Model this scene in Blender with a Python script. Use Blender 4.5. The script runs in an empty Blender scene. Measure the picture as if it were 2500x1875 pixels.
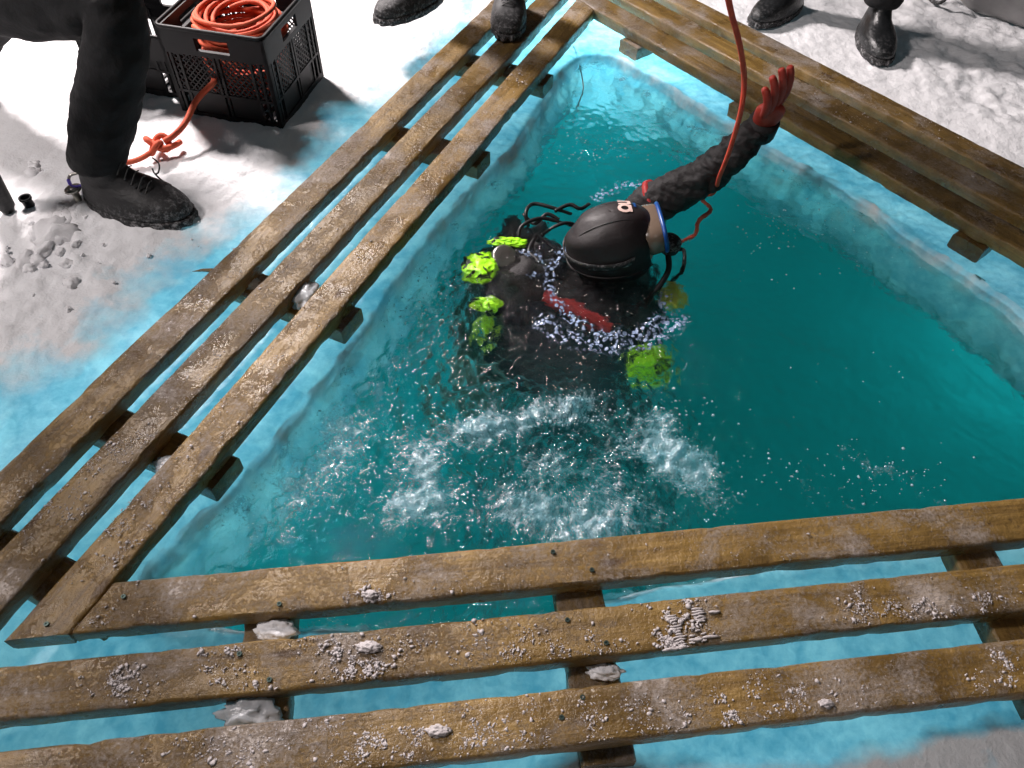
import bpy, bmesh, math, random
import numpy as np
from mathutils import Vector, Matrix, Euler

random.seed(7)
rng = np.random.default_rng(7)
S = bpy.context.scene
COL = S.collection
PI = math.pi

# ------------------------------------------------------------------ camera
F_PX, PITCH, ROLL, CAM_H = 1874.91, 0.887651, 0.0361523, 1.28248
fw = Vector((0, math.cos(PITCH), -math.sin(PITCH)))
up0 = Vector((0, math.sin(PITCH), math.cos(PITCH)))
r0 = Vector((1, 0, 0))
rt = r0 * math.cos(ROLL) + up0 * math.sin(ROLL)
upv = -r0 * math.sin(ROLL) + up0 * math.cos(ROLL)
cam_d = bpy.data.cameras.new('camera')
cam_d.sensor_width = 36
cam_d.lens = F_PX / 2500 * 36
cam_d.clip_start = 0.02
cam_d.clip_end = 500
cam = bpy.data.objects.new('camera', cam_d)
M = Matrix((rt, upv, -fw)).transposed().to_4x4()
M.translation = Vector((0, 0, CAM_H))
cam.matrix_world = M
COL.objects.link(cam)
S.camera = cam


def at(x, y, z):
    """the point at height z where the photograph's pixel (x, y) of 2500x1875 looks"""
    d = rt * (x - 1250) - upv * (y - 937.5) + fw * F_PX
    t = (z - CAM_H) / d.z
    return Vector((d.x * t, d.y * t, z))


# ------------------------------------------------------------------ world and lamps
W = bpy.data.worlds.new('World')
S.world = W
W.use_nodes = True
wn = W.node_tree
bg = wn.nodes['Background']
sky = wn.nodes.new('ShaderNodeTexSky')
sky.sky_type = 'NISHITA'
sky.sun_disc = False
sky.sun_elevation = math.radians(0.5)
sky.sun_rotation = math.radians(-28)
wn.links.new(sky.outputs[0], bg.inputs[0])
bg.inputs[1].default_value = 0.05


def lamp(name, kind, loc, energy, color, radius, aim=None, size=2.0, blend=0.6):
    d = bpy.data.lights.new(name, kind)
    d.energy = energy
    d.color = color
    d.shadow_soft_size = radius
    o = bpy.data.objects.new(name, d)
    o.location = loc
    if kind == 'SPOT':
        d.spot_size = size
        d.spot_blend = blend
        o.rotation_euler = (Vector(aim) - Vector(loc)).to_track_quat('-Z', 'Y').to_euler()
    COL.objects.link(o)
    return o


# the flood lamp standing on the ice past the upper left corner
lamp('flood_or_fill_lamp', 'SPOT', (-2.35, 4.1, 2.6), 1400, (1.0, 0.915, 0.90), 0.30, aim=(-0.9, 1.9, -0.1), size=math.radians(105), blend=0.9)
# weak overhead fill lamp behind the camera, added to lift the black shadows
lamp('flood_or_fill_lamp', 'POINT', (0.3, -0.6, 3.4), 18, (1.0, 0.90, 0.86), 0.25)
lamp('flood_or_fill_lamp', 'POINT', (-2.7, 1.0, 3.0), 340, (1.0, 0.91, 0.89), 0.25)  # fill lamp added at the left to brighten the lower-left snow
# lamps hanging in the water under the ice
UW = (0.60, 0.93, 1.0)
lamp('underwater_lamp', 'POINT', (-0.95, 1.75, -1.05), 30, UW, 0.12)
lamp('underwater_lamp', 'POINT', (-0.90, 1.02, -0.70), 11, UW, 0.1)
lamp('underwater_lamp', 'POINT', (0.30, 3.05, -0.60), 72, UW, 0.12)
lamp('underwater_lamp', 'POINT', (0.45, 0.05, -1.3), 54, UW, 0.12)
lamp('underwater_lamp', 'POINT', (2.35, 2.2, -1.3), 80, UW, 0.12)

vs = S.view_settings
S.display_settings.display_device = 'sRGB'
vs.view_transform = 'Standard'
vs.look = 'None'
vs.exposure = 0
vs.gamma = 1
vs.use_curve_mapping = False
S.cycles.use_denoising = True
S.cycles.use_adaptive_sampling = True
S.cycles.adaptive_threshold = 0.03
S.cycles.max_bounces = 6
S.cycles.diffuse_bounces = 2
S.cycles.glossy_bounces = 3
S.cycles.transmission_bounces = 5
S.cycles.volume_bounces = 0
S.cycles.sample_clamp_indirect = 4
S.cycles.blur_glossy = 0.5

# ------------------------------------------------------------------ numpy noise
_perm = rng.permutation(256)
_perm = np.concatenate([_perm, _perm, _perm])
_grad = rng.normal(size=(256, 3))
_grad /= np.linalg.norm(_grad, axis=1)[:, None]


def pnoise(P):
    P = np.asarray(P, dtype=float)
    i = np.floor(P).astype(int)
    f = P - i
    i &= 255
    u = f * f * f * (f * (f * 6 - 15) + 10)
    r = 0
    for dx in (0, 1):
        wx = u[..., 0] if dx else 1 - u[..., 0]
        for dy in (0, 1):
            wy = u[..., 1] if dy else 1 - u[..., 1]
            for dz in (0, 1):
                wz = u[..., 2] if dz else 1 - u[..., 2]
                h = _perm[_perm[_perm[(i[..., 0] + dx) & 255] + ((i[..., 1] + dy) & 255)] + ((i[..., 2] + dz) & 255)]
                g = _grad[h]
                d = (f - np.array([dx, dy, dz]))
                r = r + wx * wy * wz * (g * d).sum(-1)
    return r * 1.6


def fbm(P, oct=3, gain=0.5):
    P = np.asarray(P, dtype=float)
    a, s, r = 1.0, 1.0, 0
    for k in range(oct):
        r = r + a * pnoise(P * s + 17.3 * k)
        a *= gain
        s *= 2.03
    return r


def xy3(x, y, s, z=0.0):
    return np.stack([x * s, y * s, np.full_like(x, z)], -1)


# ------------------------------------------------------------------ object helpers
def link(name, me, mat=None, parent=None, smooth=True):
    o = bpy.data.objects.new(name, me)
    COL.objects.link(o)
    if mat is not None:
        me.materials.append(mat)
    if parent is not None:
        o.parent = parent
    if smooth:
        me.polygons.foreach_set('use_smooth', [True] * len(me.polygons))
    return o


def obj(name, V, F, mat=None, parent=None, smooth=True):
    me = bpy.data.meshes.new(name)
    me.from_pydata([tuple(v) for v in V], [], [tuple(f) for f in F])
    me.update()
    return link(name, me, mat, parent, smooth)


def quick_mesh(name, V, Q, mat=None, parent=None, smooth=True):
    """big numpy mesh of quads (or triangles)"""
    n = Q.shape[1]
    me = bpy.data.meshes.new(name)
    me.vertices.add(len(V))
    me.vertices.foreach_set('co', V.astype(np.float32).ravel())
    me.loops.add(Q.size)
    me.loops.foreach_set('vertex_index', Q.astype(np.int32).ravel())
    me.polygons.add(len(Q))
    me.polygons.foreach_set('loop_start', (np.arange(len(Q)) * n).astype(np.int32))
    me.update(calc_edges=True)
    return link(name, me, mat, parent, smooth)


def tag(o, label=None, cat=None, group=None, kind=None):
    if label: o['label'] = label
    if cat: o['category'] = cat
    if group: o['group'] = group
    if kind: o['kind'] = kind
    return o


def empty(name, loc=(0, 0, 0), rz=0.0):
    o = bpy.data.objects.new(name, None)
    o.location = loc
    o.rotation_euler = (0, 0, rz)
    o.empty_display_size = 0.1
    COL.objects.link(o)
    return o


class MB:
    def __init__(s):
        s.v, s.f = [], []

    def add(s, V, F):
        k = len(s.v)
        s.v += [tuple(v) for v in V]
        s.f += [tuple(i + k for i in f) for f in F]

    def box(s, lo, hi, mat=None):
        x0, y0, z0 = lo
        x1, y1, z1 = hi
        V = [Vector(p) for p in ((x0, y0, z0), (x1, y0, z0), (x1, y1, z0), (x0, y1, z0), (x0, y0, z1), (x1, y0, z1), (x1, y1, z1), (x0, y1, z1))]
        if mat is not None:
            V = [mat @ v for v in V]
        s.add(V, [(0, 3, 2, 1), (4, 5, 6, 7), (0, 1, 5, 4), (1, 2, 6, 5), (2, 3, 7, 6), (3, 0, 4, 7)])

    def tube(s, pts, r, n=8, cap=True):
        V, F = tube_geo(pts, r, n, cap)
        s.add(V, F)

    def build(s, name, mat, parent=None, smooth=True):
        return obj(name, s.v, s.f, mat, parent, smooth)


def tube_geo(pts, r, n=8, cap=True):
    pts = [Vector(p) for p in pts]
    rs = r if hasattr(r, '__len__') else [r] * len(pts)
    V, F = [], []
    t0 = (pts[1] - pts[0]).normalized()
    a = t0.orthogonal().normalized()
    for i, p in enumerate(pts):
        if i == 0: t = pts[1] - pts[0]
        elif i == len(pts) - 1: t = pts[-1] - pts[-2]
        else: t = pts[i + 1] - pts[i - 1]
        t.normalize()
        a = (a - t * a.dot(t))
        if a.length < 1e-5: a = t.orthogonal()
        a.normalize()
        b = t.cross(a)
        for k in range(n):
            th = 2 * PI * k / n
            V.append(p + (a * math.cos(th) + b * math.sin(th)) * rs[i])
    for i in range(len(pts) - 1):
        for k in range(n):
            k2 = (k + 1) % n
            F.append((i * n + k, i * n + k2, (i + 1) * n + k2, (i + 1) * n + k))
    if cap:
        F.append(tuple(range(n - 1, -1, -1)))
        F.append(tuple((len(pts) - 1) * n + k for k in range(n)))
    return V, F


def spline(P, n=8, closed=False):
    P = [Vector(p) for p in P]
    out = []
    m = len(P)
    rngk = range(m) if closed else range(m - 1)
    for i in rngk:
        if closed:
            p0, p1, p2, p3 = P[(i - 1) % m], P[i], P[(i + 1) % m], P[(i + 2) % m]
        else:
            p0, p1, p2, p3 = P[max(i - 1, 0)], P[i], P[i + 1], P[min(i + 2, m - 1)]
        for k in range(n):
            t = k / n
            out.append(0.5 * ((2 * p1) + (-p0 + p2) * t + (2 * p0 - 5 * p1 + 4 * p2 - p3) * t * t + (-p0 + 3 * p1 - 3 * p2 + p3) * t ** 3))
    if not closed: out.append(P[-1])
    return out


ICO = None


def ico(sub=1):
    bm = bmesh.new()
    bmesh.ops.create_icosphere(bm, subdivisions=sub, radius=1)
    V = np.array([v.co[:] for v in bm.verts])
    F = np.array([[v.index for v in f.verts] for f in bm.faces])
    bm.free()
    return V, F


def blob(name, loc, rad, mat, parent=None, seed=0, amp=0.3, sub=3, freq=1.6):
    V, F = ico(sub)
    n = fbm(V * freq + seed * 7.1, 3)
    V = V * (1 + amp * n)[:, None] * np.array(rad)
    o = obj(name, V, F, mat, parent)
    o.location = loc
    return o


def skin_mesh(name, joints, edges, mat, parent=None, sub=2, root=0, rough=0.0, rscale=30):
    """joints: [(pos, radius or (rx, ry))]; one continuous surface"""
    me = bpy.data.meshes.new(name)
    me.from_pydata([tuple(j[0]) for j in joints], edges, [])
    o = bpy.data.objects.new(name, me)
    COL.objects.link(o)
    m = o.modifiers.new('skin', 'SKIN')
    m.use_smooth_shade = True
    for i, j in enumerate(joints):
        r = j[1]
        sv = me.skin_vertices[0].data[i]
        sv.radius = r if isinstance(r, tuple) else (r, r)
        sv.use_root = (i == root)
    s = o.modifiers.new('sub', 'SUBSURF')
    s.levels = s.render_levels = sub
    dg = bpy.context.evaluated_depsgraph_get()
    dg.update()
    ev = o.evaluated_get(dg)
    nm = bpy.data.meshes.new_from_object(ev)
    nm.name = name
    bpy.data.objects.remove(o)
    bpy.data.meshes.remove(me)
    if rough:
        n = len(nm.vertices)
        co = np.empty(n * 3, np.float32)
        nm.vertices.foreach_get('co', co)
        co = co.reshape(-1, 3)
        no = np.empty(n * 3, np.float32)
        nm.vertices.foreach_get('normal', no)
        no = no.reshape(-1, 3)
        d = fbm(co * rscale * np.array([1, 1, 1.9]), 3)
        co = co + no * (d * rough)[:, None]
        nm.vertices.foreach_set('co', co.astype(np.float32).ravel())
        nm.update()
    return link(name, nm, mat, parent)


# ------------------------------------------------------------------ materials
def newmat(name):
    m = bpy.data.materials.new(name)
    m.use_nodes = True
    nt = m.node_tree
    nt.nodes.clear()
    out = nt.nodes.new('ShaderNodeOutputMaterial')
    return m, nt, out


class NT:
    def __init__(s, name):
        s.m, s.nt, s.out = newmat(name)
        s._tc = None

    def n(s, t, **kw):
        nd = s.nt.nodes.new(t)
        for k, v in kw.items(): setattr(nd, k, v)
        return nd

    def l(s, a, b): s.nt.links.new(a, b)

    def tc(s, kind='Object'):
        if s._tc is None: s._tc = s.n('ShaderNodeTexCoord')
        return s._tc.outputs[kind]

    def mapped(s, scale=(1, 1, 1), vec=None, loc=(0, 0, 0)):
        mp = s.n('ShaderNodeMapping')
        mp.inputs['Scale'].default_value = scale
        mp.inputs['Location'].default_value = loc
        s.l(vec if vec is not None else s.tc(), mp.inputs['Vector'])
        return mp.outputs[0]

    def noise(s, scale, detail=4, rough=0.55, vec=None, dist=0.0):
        nd = s.n('ShaderNodeTexNoise')
        nd.inputs['Scale'].default_value = scale
        nd.inputs['Detail'].default_value = detail
        nd.inputs['Roughness'].default_value = rough
        nd.inputs['Distortion'].default_value = dist
        s.l(vec if vec is not None else s.tc(), nd.inputs['Vector'])
        return nd.outputs[0]

    def ramp(s, fac, stops):
        r = s.n('ShaderNodeValToRGB')
        cr = r.color_ramp
        while len(cr.elements) < len(stops): cr.elements.new(0.5)
        for e, (p, c) in zip(cr.elements, stops):
            e.position = p
            e.color = (c, c, c, 1) if not hasattr(c, '__len__') else (*c, 1)
        s.l(fac, r.inputs[0])
        return r.outputs[0]

    def math(s, op, a, b=None, clamp=False):
        m = s.n('ShaderNodeMath', operation=op)
        m.use_clamp = clamp
        for i, v in enumerate((a, b)):
            if v is None: continue
            if isinstance(v, (int, float)): m.inputs[i].default_value = v
            else: s.l(v, m.inputs[i])
        return m.outputs[0]

    def mix(s, fac, a, b):
        m = s.n('ShaderNodeMix', data_type='RGBA')
        for sock, v in ((m.inputs[0], fac), (m.inputs[6], a), (m.inputs[7], b)):
            if isinstance(v, (int, float)): sock.default_value = v
            elif isinstance(v, tuple): sock.default_value = (*v, 1)
            else: s.l(v, sock)
        return m.outputs[2]

    def bump(s, h, strength=0.3, dist=0.002, normal=None):
        b = s.n('ShaderNodeBump')
        b.inputs['Strength'].default_value = strength
        b.inputs['Distance'].default_value = dist
        s.l(h, b.inputs['Height'])
        if normal is not None: s.l(normal, b.inputs['Normal'])
        return b.outputs[0]

    def bsdf(s, col, rough=0.6, normal=None, **kw):
        p = s.n('ShaderNodeBsdfPrincipled')
        if isinstance(col, tuple): p.inputs['Base Color'].default_value = (*col, 1)
        else: s.l(col, p.inputs['Base Color'])
        if isinstance(rough, (int, float)): p.inputs['Roughness'].default_value = rough
        else: s.l(rough, p.inputs['Roughness'])
        for k, v in kw.items():
            p.inputs[k.replace('_', ' ')].default_value = v
        if normal is not None: s.l(normal, p.inputs['Normal'])
        return p

    def done(s, sh, vol=None):
        s.l(sh, s.out.inputs['Surface'])
        if vol is not None: s.l(vol, s.out.inputs['Volume'])
        return s.m


def m_plain(name, col, rough=0.6, bs=0.0, scale=60, vary=0.25, **kw):
    t = NT(name)
    nz = t.noise(scale, 4)
    c = t.mix(nz, tuple(x * (1 - vary) for x in col), tuple(min(1, x * (1 + vary)) for x in col))
    nrm = t.bump(t.noise(scale * 3, 3), bs, 0.002) if bs else None
    return t.done(t.bsdf(c, rough, nrm, **kw).outputs[0])


def m_wood(name='frosty_timber'):
    t = NT(name)
    oi = t.n('ShaderNodeObjectInfo')
    off = t.n('ShaderNodeVectorMath', operation='ADD')
    sc = t.math('MULTIPLY', oi.outputs['Random'], 37.0)
    cb = t.n('ShaderNodeCombineXYZ')
    t.l(sc, cb.inputs[0]); t.l(sc, cb.inputs[1]); t.l(sc, cb.inputs[2])
    t.l(t.tc(), off.inputs[0]); t.l(cb.outputs[0], off.inputs[1])
    v = off.outputs[0]
    warp = t.noise(5, 2, vec=v)
    g1 = t.noise(1.0, 5, 0.6, vec=t.mapped((3, 55, 55), v), dist=0.7)
    g2 = t.noise(1.0, 3, 0.6, vec=t.mapped((9, 260, 260), v))
    broad = t.noise(4.5, 3, 0.6, vec=v)
    grain = t.math('ADD', t.math('MULTIPLY', g1, 0.7), t.math('MULTIPLY', g2, 0.3))
    c = t.ramp(grain, [(0.30, (0.10, 0.058, 0.020)), (0.47, (0.23, 0.142, 0.045)), (0.70, (0.37, 0.240, 0.082))])
    stain = t.ramp(t.math('ADD', t.math('MULTIPLY', broad, .7), t.math('MULTIPLY', t.noise(30, 4, .7, vec=v), .3)), [(0.38, 0.15), (0.56, 1.0)])
    c = t.mix(t.math('SUBTRACT', 1.0, stain), c, (0.10, 0.062, 0.024))
    # knots
    vo = t.n('ShaderNodeTexVoronoi')
    vo.inputs['Scale'].default_value = 1.0
    t.l(t.mapped((4.2, 13, 13), v), vo.inputs['Vector'])
    kn = t.ramp(vo.outputs['Distance'], [(0.07, 1.0), (0.14, 0.0)])
    c = t.mix(t.math('MULTIPLY', kn, 0.75), c, (0.06, 0.028, 0.012))
    # dirt specks
    sp = t.ramp(t.noise(95, 3, 0.7, vec=v), [(0.30, 1.0), (0.38, 0.0)])
    c = t.mix(t.math('MULTIPLY', sp, 0.6), c, (0.05, 0.03, 0.018))
    # frost
    fb = t.noise(6.0, 4, 0.65, vec=v, dist=0.4)
    ff = t.noise(150, 6, 0.8, vec=v)
    fm = t.ramp(t.math('ADD', t.math('MULTIPLY', fb, 0.75), t.math('MULTIPLY', ff, 0.55)), [(0.64, 0.0), (0.80, 1.0)])
    geo = t.n('ShaderNodeNewGeometry')
    sx = t.n('ShaderNodeSeparateXYZ'); t.l(geo.outputs['Normal'], sx.inputs[0])
    topm = t.ramp(sx.outputs[2], [(0.3, 0.25), (0.75, 1.0)])
    fm = t.math('MULTIPLY', fm, topm)
    fm = t.math('MULTIPLY', fm, 0.60)
    c = t.mix(fm, c, (0.55, 0.50, 0.48))
    wet = t.noise(9, 3, vec=v)
    tone = t.n('ShaderNodeHueSaturation'); t.l(t.math('ADD', t.math('MULTIPLY', oi.outputs['Random'], .38), .66), tone.inputs['Value']); tone.inputs['Saturation'].default_value = 1.04; t.l(c, tone.inputs['Color']); c = tone.outputs[0]
    rough = t.ramp(wet, [(0.35, 0.16), (0.6, 0.48)])
    h = t.math('ADD', t.math('MULTIPLY', grain, 0.35), t.math('ADD', t.math('MULTIPLY', t.noise(60, 5, 0.7, vec=v), 0.8), t.math('MULTIPLY', fm, 0.6)))
    nrm = t.bump(h, 1.0, 0.005)
    return t.done(t.bsdf(c, rough, nrm, Specular_IOR_Level=0.55).outputs[0])


def m_ice():
    """ice sheet with its snow cover; the cover attribute says how thick the snow lies"""
    t = NT('ice_and_snow')
    a = t.n('ShaderNodeAttribute', attribute_name='cover')
    pos = t.n('ShaderNodeNewGeometry').outputs['Position']
    cv = t.math('ADD', a.outputs['Fac'], t.math('MULTIPLY', t.math('SUBTRACT', t.noise(9, 5, 0.6, vec=pos), 0.5), 0.9))
    cv = t.ramp(cv, [(0.25, 0.0), (0.75, 1.0)])
    fine = t.noise(160, 4, 0.7, vec=pos)
    mid = t.noise(38, 5, 0.65, vec=pos)
    snowc = t.mix(mid, (0.74, 0.73, 0.745), (0.86, 0.86, 0.87))
    icec = t.mix(t.ramp(t.noise(14, 5, 0.6, vec=pos, dist=0.6), [(0.35, 0.0), (0.65, 1.0)]), (0.19, 0.37, 0.44), (0.36, 0.52, 0.58))
    h = t.math('ADD', t.math('MULTIPLY', mid, 1.0), t.math('MULTIPLY', fine, 0.35))
    hs = t.math('MULTIPLY', h, t.math('ADD', t.math('MULTIPLY', cv, 0.30), 0.30))
    nrm = t.bump(hs, 0.9, 0.009)
    dif = t.n('ShaderNodeBsdfDiffuse'); t.l(t.mix(cv, icec, snowc), dif.inputs[0]); t.l(nrm, dif.inputs['Normal'])
    tr = t.n('ShaderNodeBsdfTranslucent')
    tcol = t.mix(t.ramp(t.math('ADD', t.math('MULTIPLY', t.noise(7, 5, 0.6, vec=pos, dist=0.8), .6), t.math('MULTIPLY', t.noise(42, 5, 0.7, vec=pos, dist=.4), .4)), [(0.40, 0.0), (0.62, 1.0)]), (0.14, 0.45, 0.60), (0.46, 0.80, 0.90))
    t.l(tcol, tr.inputs[0])
    m1 = t.n('ShaderNodeMixShader')
    fac = t.ramp(cv, [(0.0, 0.66), (1.0, 0.015)])
    t.l(fac, m1.inputs[0]); t.l(dif.outputs[0], m1.inputs[1]); t.l(tr.outputs[0], m1.inputs[2])
    gl = t.n('ShaderNodeBsdfGlossy'); gl.inputs['Roughness'].default_value = 0.22
    t.l(nrm, gl.inputs['Normal'])
    fr = t.n('ShaderNodeFresnel'); fr.inputs[0].default_value = 1.31
    m2 = t.n('ShaderNodeMixShader')
    t.l(t.math('MULTIPLY', fr.outputs[0], t.math('SUBTRACT', 1.0, t.math('MULTIPLY', cv, 0.9))), m2.inputs[0])
    t.l(m1.outputs[0], m2.inputs[1]); t.l(gl.outputs[0], m2.inputs[2])
    return t.done(m2.outputs[0])


def m_water():
    t = NT('lake_water')
    pos = t.n('ShaderNodeNewGeometry').outputs['Position']
    b1 = t.n('ShaderNodeTexNoise')
    fa = t.n('ShaderNodeAttribute', attribute_name='foam').outputs['Fac']
    ca = t.n('ShaderNodeAttribute', attribute_name='churn').outputs['Fac']
    hh = t.math('ADD', t.noise(45, 5, 0.62, vec=pos, dist=0.6), t.math('MULTIPLY', t.noise(130, 3, 0.6, vec=pos), 0.35))
    bmp = t.n('ShaderNodeBump')
    bmp.inputs['Distance'].default_value = 0.006
    t.l(t.math('ADD', t.math('MULTIPLY', ca, 0.85), 0.2), bmp.inputs['Strength'])
    t.l(hh, bmp.inputs['Height'])
    nrm = bmp.outputs[0]
    g = t.n('ShaderNodeBsdfGlass')
    g.inputs['IOR'].default_value = 1.333
    g.inputs['Roughness'].default_value = 0.02
    t.l(nrm, g.inputs['Normal'])
    # foam
    sv = t.n('ShaderNodeAttribute', attribute_name='streak').outputs['Vector']
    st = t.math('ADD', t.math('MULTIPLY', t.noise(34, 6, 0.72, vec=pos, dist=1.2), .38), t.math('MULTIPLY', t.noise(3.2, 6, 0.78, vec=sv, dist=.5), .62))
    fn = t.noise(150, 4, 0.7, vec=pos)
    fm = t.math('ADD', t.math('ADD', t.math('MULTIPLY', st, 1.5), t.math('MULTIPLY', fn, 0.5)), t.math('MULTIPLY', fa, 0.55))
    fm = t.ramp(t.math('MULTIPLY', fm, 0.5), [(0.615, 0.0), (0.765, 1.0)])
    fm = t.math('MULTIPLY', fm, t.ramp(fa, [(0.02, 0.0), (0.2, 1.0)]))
    d = t.n('ShaderNodeBsdfDiffuse'); d.inputs[0].default_value = (0.40, 0.56, 0.64, 1); t.l(nrm, d.inputs['Normal'])
    tr = t.n('ShaderNodeBsdfTranslucent'); tr.inputs[0].default_value = (0.40, 0.80, 0.92, 1); t.l(nrm, tr.inputs['Normal'])
    fo = t.n('ShaderNodeMixShader'); fo.inputs[0].default_value = 0.6
    t.l(d.outputs[0], fo.inputs[1]); t.l(tr.outputs[0], fo.inputs[2])
    gg = t.n('ShaderNodeBsdfGlossy'); gg.inputs['Roughness'].default_value = 0.12; t.l(nrm, gg.inputs['Normal'])
    fo2 = t.n('ShaderNodeMixShader'); fo2.inputs[0].default_value = 0.12
    t.l(fo.outputs[0], fo2.inputs[1]); t.l(gg.outputs[0], fo2.inputs[2])
    mx = t.n('ShaderNodeMixShader')
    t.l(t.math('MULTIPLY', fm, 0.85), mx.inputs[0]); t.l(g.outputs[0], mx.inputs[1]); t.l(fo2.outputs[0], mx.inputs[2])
    v = t.n('ShaderNodeVolumePrincipled')
    v.inputs['Color'].default_value = (0.03, 0.68, 0.86, 1)
    v.inputs['Density'].default_value = 0.85
    v.inputs['Anisotropy'].default_value = 0.2
    v.inputs['Absorption Color'].default_value = (0.0, 0.45, 0.5, 1)
    return t.done(mx.outputs[0], v.outputs[0])


WOOD = m_wood()
ICE = m_ice()
WATER = m_water()
BED = m_plain('lake_bed', (0.02, 0.16, 0.16), 0.9, scale=2)
SNOWM = m_plain('snow', (0.80, 0.80, 0.82), 0.55, 0.7, 90, 0.08)
CHUNK = None
CRUMB = m_plain('wet_snow_crumbs', (0.50, 0.46, 0.46), 0.45, 0.5, 200, 0.2)
BLACKCLOTH = m_plain('black_trousers', (0.009, 0.009, 0.010), 0.95, 1.0, 30, .4)
def m_boot(name, col, rough, amt):
    t = NT(name)
    sx_ = t.n('ShaderNodeSeparateXYZ'); t.l(t.tc(), sx_.inputs[0])
    low = t.ramp(t.math('ADD', t.math('MULTIPLY', sx_.outputs[2], 7.0), t.math('MULTIPLY', t.math('SUBTRACT', .25, sx_.outputs[0]), 1.2)), [(0.15, 1.0), (0.75, 0.0)])
    nz = t.ramp(t.noise(75, 5, .75), [(0.50, 0.0), (0.66, 1.0)])
    f = t.math('MULTIPLY', t.math('MULTIPLY', nz, low), amt)
    c = t.mix(f, col, (0.5, 0.49, 0.5))
    w = t.noise(26, 4, .6, vec=t.mapped((1, 1, 2.2)))
    return t.done(t.bsdf(c, t.mix(f, (rough,) * 3, (.7,) * 3), t.bump(t.math('ADD', w, t.math('MULTIPLY', f, .6)), .7, .006)).outputs[0])


BOOTM = m_boot('black_boot_leather', (0.013, 0.013, 0.014), 0.62, .8)
BOOTSH = m_boot('glossy_black_leather', (0.012, 0.013, 0.014), 0.34, .35)
SOLEM = m_boot('black_rubber_sole', (0.014, 0.014, 0.015), 0.7, .9)
RUBBER = m_plain('black_rubber_hose', (0.012, 0.012, 0.013), 0.45, 0.3, 70)
PLASTIC = m_plain('black_crate_plastic', (0.005, 0.005, 0.006), 0.5, 0.1, 40, Specular_IOR_Level=0.25)
NEOP = m_plain('black_neoprene', (0.011, 0.009, 0.010), 0.7, 0.9, 60, .4)
HOODM = m_plain('hood_neoprene', (0.015, 0.010, 0.011), 0.55, 0.35, 34, .35)
SKIN = m_plain('skin', (0.42, 0.24, 0.17), 0.5, 0.2, 80)
BLUE = m_plain('blue_mask_silicone', (0.006, 0.06, 0.26), 0.35, 0, 30)
CLEAR = m_plain('smoky_silicone', (0.16, 0.115, 0.085), 0.25, 0.05, 30, .15)
def m_lime():
    t = NT('lime_fabric')
    k = t.ramp(t.noise(24, 3, .6, dist=.8), [(0.52, 0.0), (0.56, 1.0)])
    c = t.mix(k, (0.40, 0.95, 0.015), (0.012, 0.02, 0.008))
    return t.done(t.bsdf(c, 0.45, t.bump(t.noise(30, 4, .6), .8, .006)).outputs[0])


LIME = m_lime()
YEL = m_plain('yellow_plastic', (0.62, 0.55, 0.05), 0.5, 0.1, 40)
REDG = m_plain('red_glove_rubber', (0.42, 0.035, 0.02), 0.55, 0.4, 120)
REDS = m_plain('red_strap', (0.36, 0.02, 0.02), 0.6, 0.3, 100)
METAL = m_plain('grey_steel', (0.42, 0.40, 0.37), 0.32, 0.1, 50, Metallic=0.9)
PURPLE = m_plain('violet_anodised', (0.10, 0.07, 0.42), 0.35, 0.0, 30, Metallic=0.5)
WEB = m_plain('orange_webbing', (0.50, 0.16, 0.04), 0.8, 0.4, 150)
SLEDM = m_plain('grey_frosted_plastic', (0.34, 0.33, 0.33), 0.6, 0.4, 14, 0.4)
LACE = m_plain('grey_lace', (0.05, 0.05, 0.05), 0.8, 0.3, 150)
LOGO = m_plain('pale_print', (0.72, 0.52, 0.46), 0.6, 0.1, 100, 0.1)
CORD = m_plain('pale_cord', (0.45, 0.55, 0.52), 0.8, 0.2, 100)
TANKM = m_plain('olive_tank_paint', (0.05, 0.065, 0.015), 0.4, 0.1, 30)
LENS = m_plain('dark_lens', (0.02, 0.05, 0.07), 0.08)


def m_rope(name, c1, c2, tw=260):
    t = NT(name)
    n1 = t.noise(tw, 3, 0.6)
    c = t.mix(t.ramp(t.noise(22, 3), [(0.35, 0.0), (0.65, 1.0)]), c1, c2)
    return t.done(t.bsdf(c, 0.75, t.bump(n1, 0.8, 0.0015)).outputs[0])


ORANGE = m_rope('orange_rope_fibre', (0.62, 0.085, 0.035), (0.72, 0.13, 0.06))
REDROPE = m_rope('red_rope_fibre', (0.58, 0.05, 0.025), (0.72, 0.09, 0.04))


def m_clump():
    t = NT('trapped_bubbles')
    c = t.mix(t.noise(90, 3), (0.28, 0.42, 0.66), (0.60, 0.74, 0.95))
    d = t.bsdf(c, 0.25, t.bump(t.noise(150, 2), 0.5, 0.002))
    tr = t.n('ShaderNodeBsdfTranslucent'); tr.inputs[0].default_value = (0.45, 0.6, 0.85, 1)
    m = t.n('ShaderNodeMixShader'); m.inputs[0].default_value = 0.35
    t.l(d.outputs[0], m.inputs[1]); t.l(tr.outputs[0], m.inputs[2])
    return t.done(m.outputs[0])


def m_chunk():
    t = NT('frosted_ice')
    c = t.mix(t.noise(50, 4), (0.42, 0.44, 0.46), (0.72, 0.72, 0.74))
    d = t.bsdf(c, 0.25, t.bump(t.noise(60, 4), 0.6, 0.004))
    tr = t.n('ShaderNodeBsdfTranslucent'); tr.inputs[0].default_value = (0.4, 0.7, 0.8, 1)
    m = t.n('ShaderNodeMixShader'); m.inputs[0].default_value = 0.35
    t.l(d.outputs[0], m.inputs[1]); t.l(tr.outputs[0], m.inputs[2])
    return t.done(m.outputs[0])


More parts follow.
